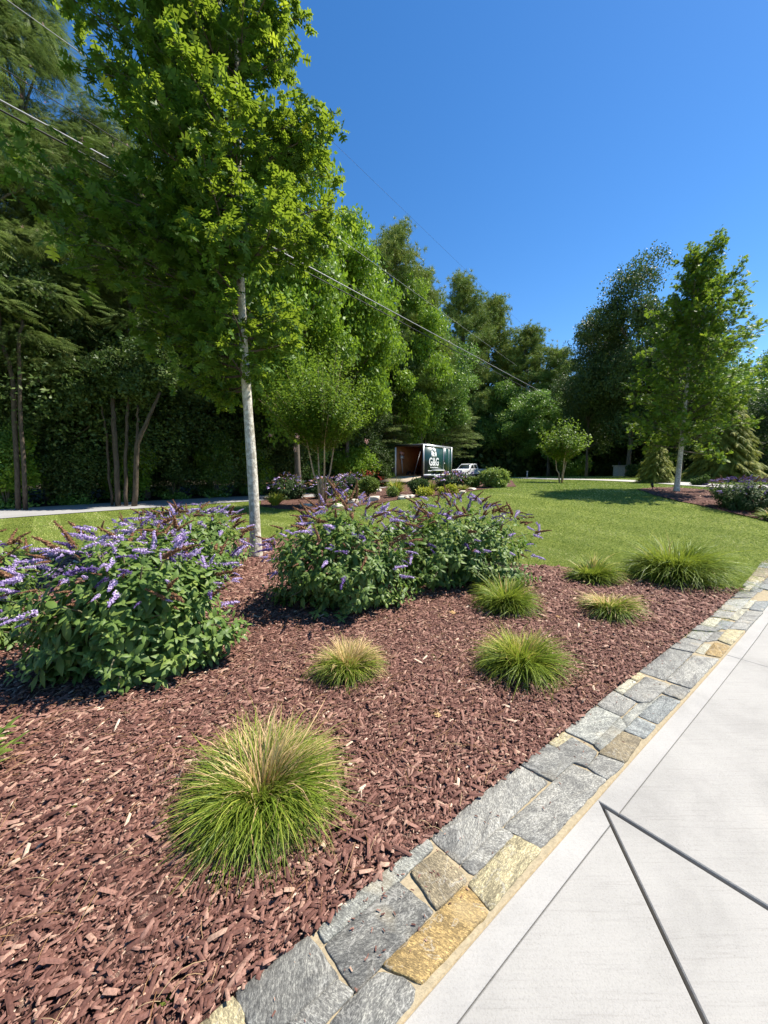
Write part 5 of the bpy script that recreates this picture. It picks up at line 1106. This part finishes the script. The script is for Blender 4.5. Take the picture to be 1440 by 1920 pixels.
# ------------------------------------------------------------------ pickup truck
M_car = plain('white_paint', (.78, .78, .77), .25, .5, 0, .02)
Yt = 48.; pt_ = at(878, 885, Yt); zt_ = float(hgt(pt_[0], Yt)); pk = empty('pickup_truck', (pt_[0], Yt, zt_), R_(180 - 46)); tag(pk, 'white extended cab pickup truck parked beyond the trailer', 'pickup truck')
def extr(name, prof, w0, w1, m, parent, topz=None, bev=.04):
    # profile in (y forward, z), half widths w0 at the bottom and w1 at the top
    bm = bmesh.new(); zs = [p[1] for p in prof]; lo, hi = min(zs), max(zs); L = []; Rr3 = []
    for y, z in prof:
        wv = w0 + (w1 - w0) * (z - lo) / (hi - lo); L.append(bm.verts.new((-wv, y, z))); Rr3.append(bm.verts.new((wv, y, z)))
    bm.faces.new(L); bm.faces.new(Rr3[::-1]); n = len(prof)
    for i in range(n): j = (i + 1) % n; bm.faces.new((L[i], Rr3[i], Rr3[j], L[j]))
    bmesh.ops.recalc_face_normals(bm, faces=bm.faces); me = bpy.data.meshes.new(name); bm.to_mesh(me); bm.free(); me.materials.append(m); o = bpy.data.objects.new(name, me); COL.objects.link(o); o.parent = parent
    if bev: b = o.modifiers.new('bevel', 'BEVEL'); b.width = bev; b.segments = 3
    return o
extr('body', [(2.7, .45), (2.75, .7), (2.7, .98), (1.2, 1.1), (.9, 1.12), (-.55, 1.12), (-2.65, 1.12), (-2.7, .5)], .95, .93, M_car, pk)
cab = extr('cab', [(1.15, 1.1), (.45, 1.72), (-.6, 1.76), (-.95, 1.12)], .9, .74, M_car, pk)
def quad(name, P, m, parent, th=.012):
    A = Acc(); P = np.array(P, float); nn = nrm(np.cross(P[1] - P[0], P[2] - P[0])) * th; V = np.vstack([P + nn, P - nn]); A.add(V, [(0, 1, 2), (0, 2, 3), (4, 6, 5), (4, 7, 6), (0, 4, 5), (0, 5, 1), (1, 5, 6), (1, 6, 2), (2, 6, 7), (2, 7, 3), (3, 7, 4), (3, 4, 0)]); return A.build(name, m, parent)
quad('windscreen', [(-.76, 1.07, 1.19), (.76, 1.07, 1.19), (.66, .56, 1.64), (-.66, .56, 1.64)], M_glass, pk)
for s_ in (-1, 1):
    quad('side_window', [(s_ * .882, .88, 1.2), (s_ * .882, .12, 1.2), (s_ * .775, .12, 1.62), (s_ * .775, .42, 1.62)], M_glass, pk); quad('side_window', [(s_ * .882, .02, 1.2), (s_ * .882, -.62, 1.2), (s_ * .775, -.5, 1.62), (s_ * .775, .02, 1.62)], M_glass, pk)
    A = Acc(); A.box((s_ * 1.02, .85, 1.22), (.16, .08, .14)); A.build('mirror', M_blk, pk)
    A = Acc(); A.box((s_ * .68, 2.72, .8), (.34, .06, .18)); A.build('headlight', M_alu, pk)
    for y in (1.7, -1.6):
        A = Acc(); A.tube([(s_ * .74, y, .36), (s_ * .97, y, .36)], .36, 20); w_ = A.build('wheel', M_tyre, pk); A = Acc(); A.tube([(s_ * .8, y, .36), (s_ * .985, y, .36)], .2, 14); A.build('rim', M_alu, w_)
A = Acc(); A.box((0, 2.74, .82), (.9, .05, .22)); A.build('grille', M_blk, pk); A = Acc(); A.box((0, 2.78, .52), (1.8, .12, .18)); A.build('bumper', M_alu, pk)

# ------------------------------------------------------------------ stone pillars, spotlight, marker posts
M_pil = plain('pillar_stone', (.42, .41, .39), .85, .2, 0, .45, 14, .5)
def pillar(px, py, Y, w_, H, label):
    p = at(px, py, Y); z = float(hgt(p[0], Y)); root = empty('stone_pillar', (p[0], Y, z)); A = Acc(); A.box((0, 0, H / 2 - .05), (w_, w_, H + .1)); A.build('shaft', M_pil, root, bevel=.02); A = Acc(); A.box((0, 0, H + .05), (w_ * 1.25, w_ * 1.25, .1)); A.build('cap', M_rock, root, bevel=.02)
    tag(root, label, 'stone pillar', 'driveway entrance pillars'); return p, z
p, z = pillar(1160, 890, 38, .72, 1.05, 'larger stone gate pillar with pale cap and lantern'); pillar(1171, 890, 40, .6, .75, 'shorter stone pillar just right of the capped one')
A = Acc(); A.box((0, 0, .12), (.16, .16, .22)); A.tube([(0, 0, 0), (0, 0, .34)], [.03, .02], 6); A.tube([(0, 0, .24), (0, 0, .34)], [.14, .01], 6); o = A.build('lantern', M_blk); o.location = (p[0], 38, z + 1.15); tag(o, 'small black lantern on top of the larger stone pillar', 'lantern')
g = G(1223, 919); root = empty('spotlight', g); A = Acc(); A.tube([(0, 0, -.05), (0, 0, .13)], .012, 6); A.build('stake', M_blk, root); A = Acc(); A.tube([(0, -.02, .1), (-.02, .0, .19), (-.03, .01, .24)], [.035, .045, .05], 10); A.build('lamp_head', M_blk, root); tag(root, 'small black garden spotlight at the tip of the right hand mulch island', 'garden light')
g = G(988, 897); A = Acc(); A.tube([(0, 0, -.05), (0, 0, .5)], .04, 8); A.box((0, 0, .53), (.1, .1, .08)); o = A.build('marker_post', M_pil); o.location = g; tag(o, 'short grey marker post at the far edge of the lawn', 'post')

# ------------------------------------------------------------------ overhead cables
M_cw = plain('bright_cable', (.26, .26, .27), .5, .5, .4, .02); M_cb = plain('black_cable', (.02, .02, .02), .6)
def cable(pa, pb, z, rad, m, label, ext=(.6, .3)):
    a = ZP(*pa, z); b = ZP(*pb, z); d_ = b - a; a2 = a - d_ * ext[0]; b2 = b + d_ * ext[1]; t = np.linspace(0, 1, 40)[:, None]; P = a2 + (b2 - a2) * t; A = Acc(); A.tube(P, rad, 6); o = A.build('overhead_cable', m, loc=P[0]); tag(o, label, 'cable', 'overhead cables along the road'); return o
cable((0, 188), (1095, 778), 8.0, .018, M_cw, 'thick bright silver cable crossing the upper left, lowest pale one', (1.2, .05))
cable((0, 206), (1092, 784), 7.8, .017, M_cb, 'black cable running just under the thick silver cable', (1.2, .5))
cable((0, 125), (300, 312), 8.8, .008, M_cb, 'thin dark cable between the two pale ones', (1.6, 3))
cable((20, 5), (859, 607), 9.6, .008, M_cw, 'thin pale cable starting at the top left corner', (.6, .6))
cable((595, 238), (898, 530), 10.4, .003, M_cb, 'very thin wire against the open blue sky', (.9, 4))
# hide unused prototypes
for k_, (o, *_) in PROTO.items():
    if 'used' in o.keys() and not o['used']:
        for c in list(o.children): bpy.data.objects.remove(c)
        bpy.data.objects.remove(o)
for o in bpy.data.objects:
    if 'used' in o.keys(): del o['used']
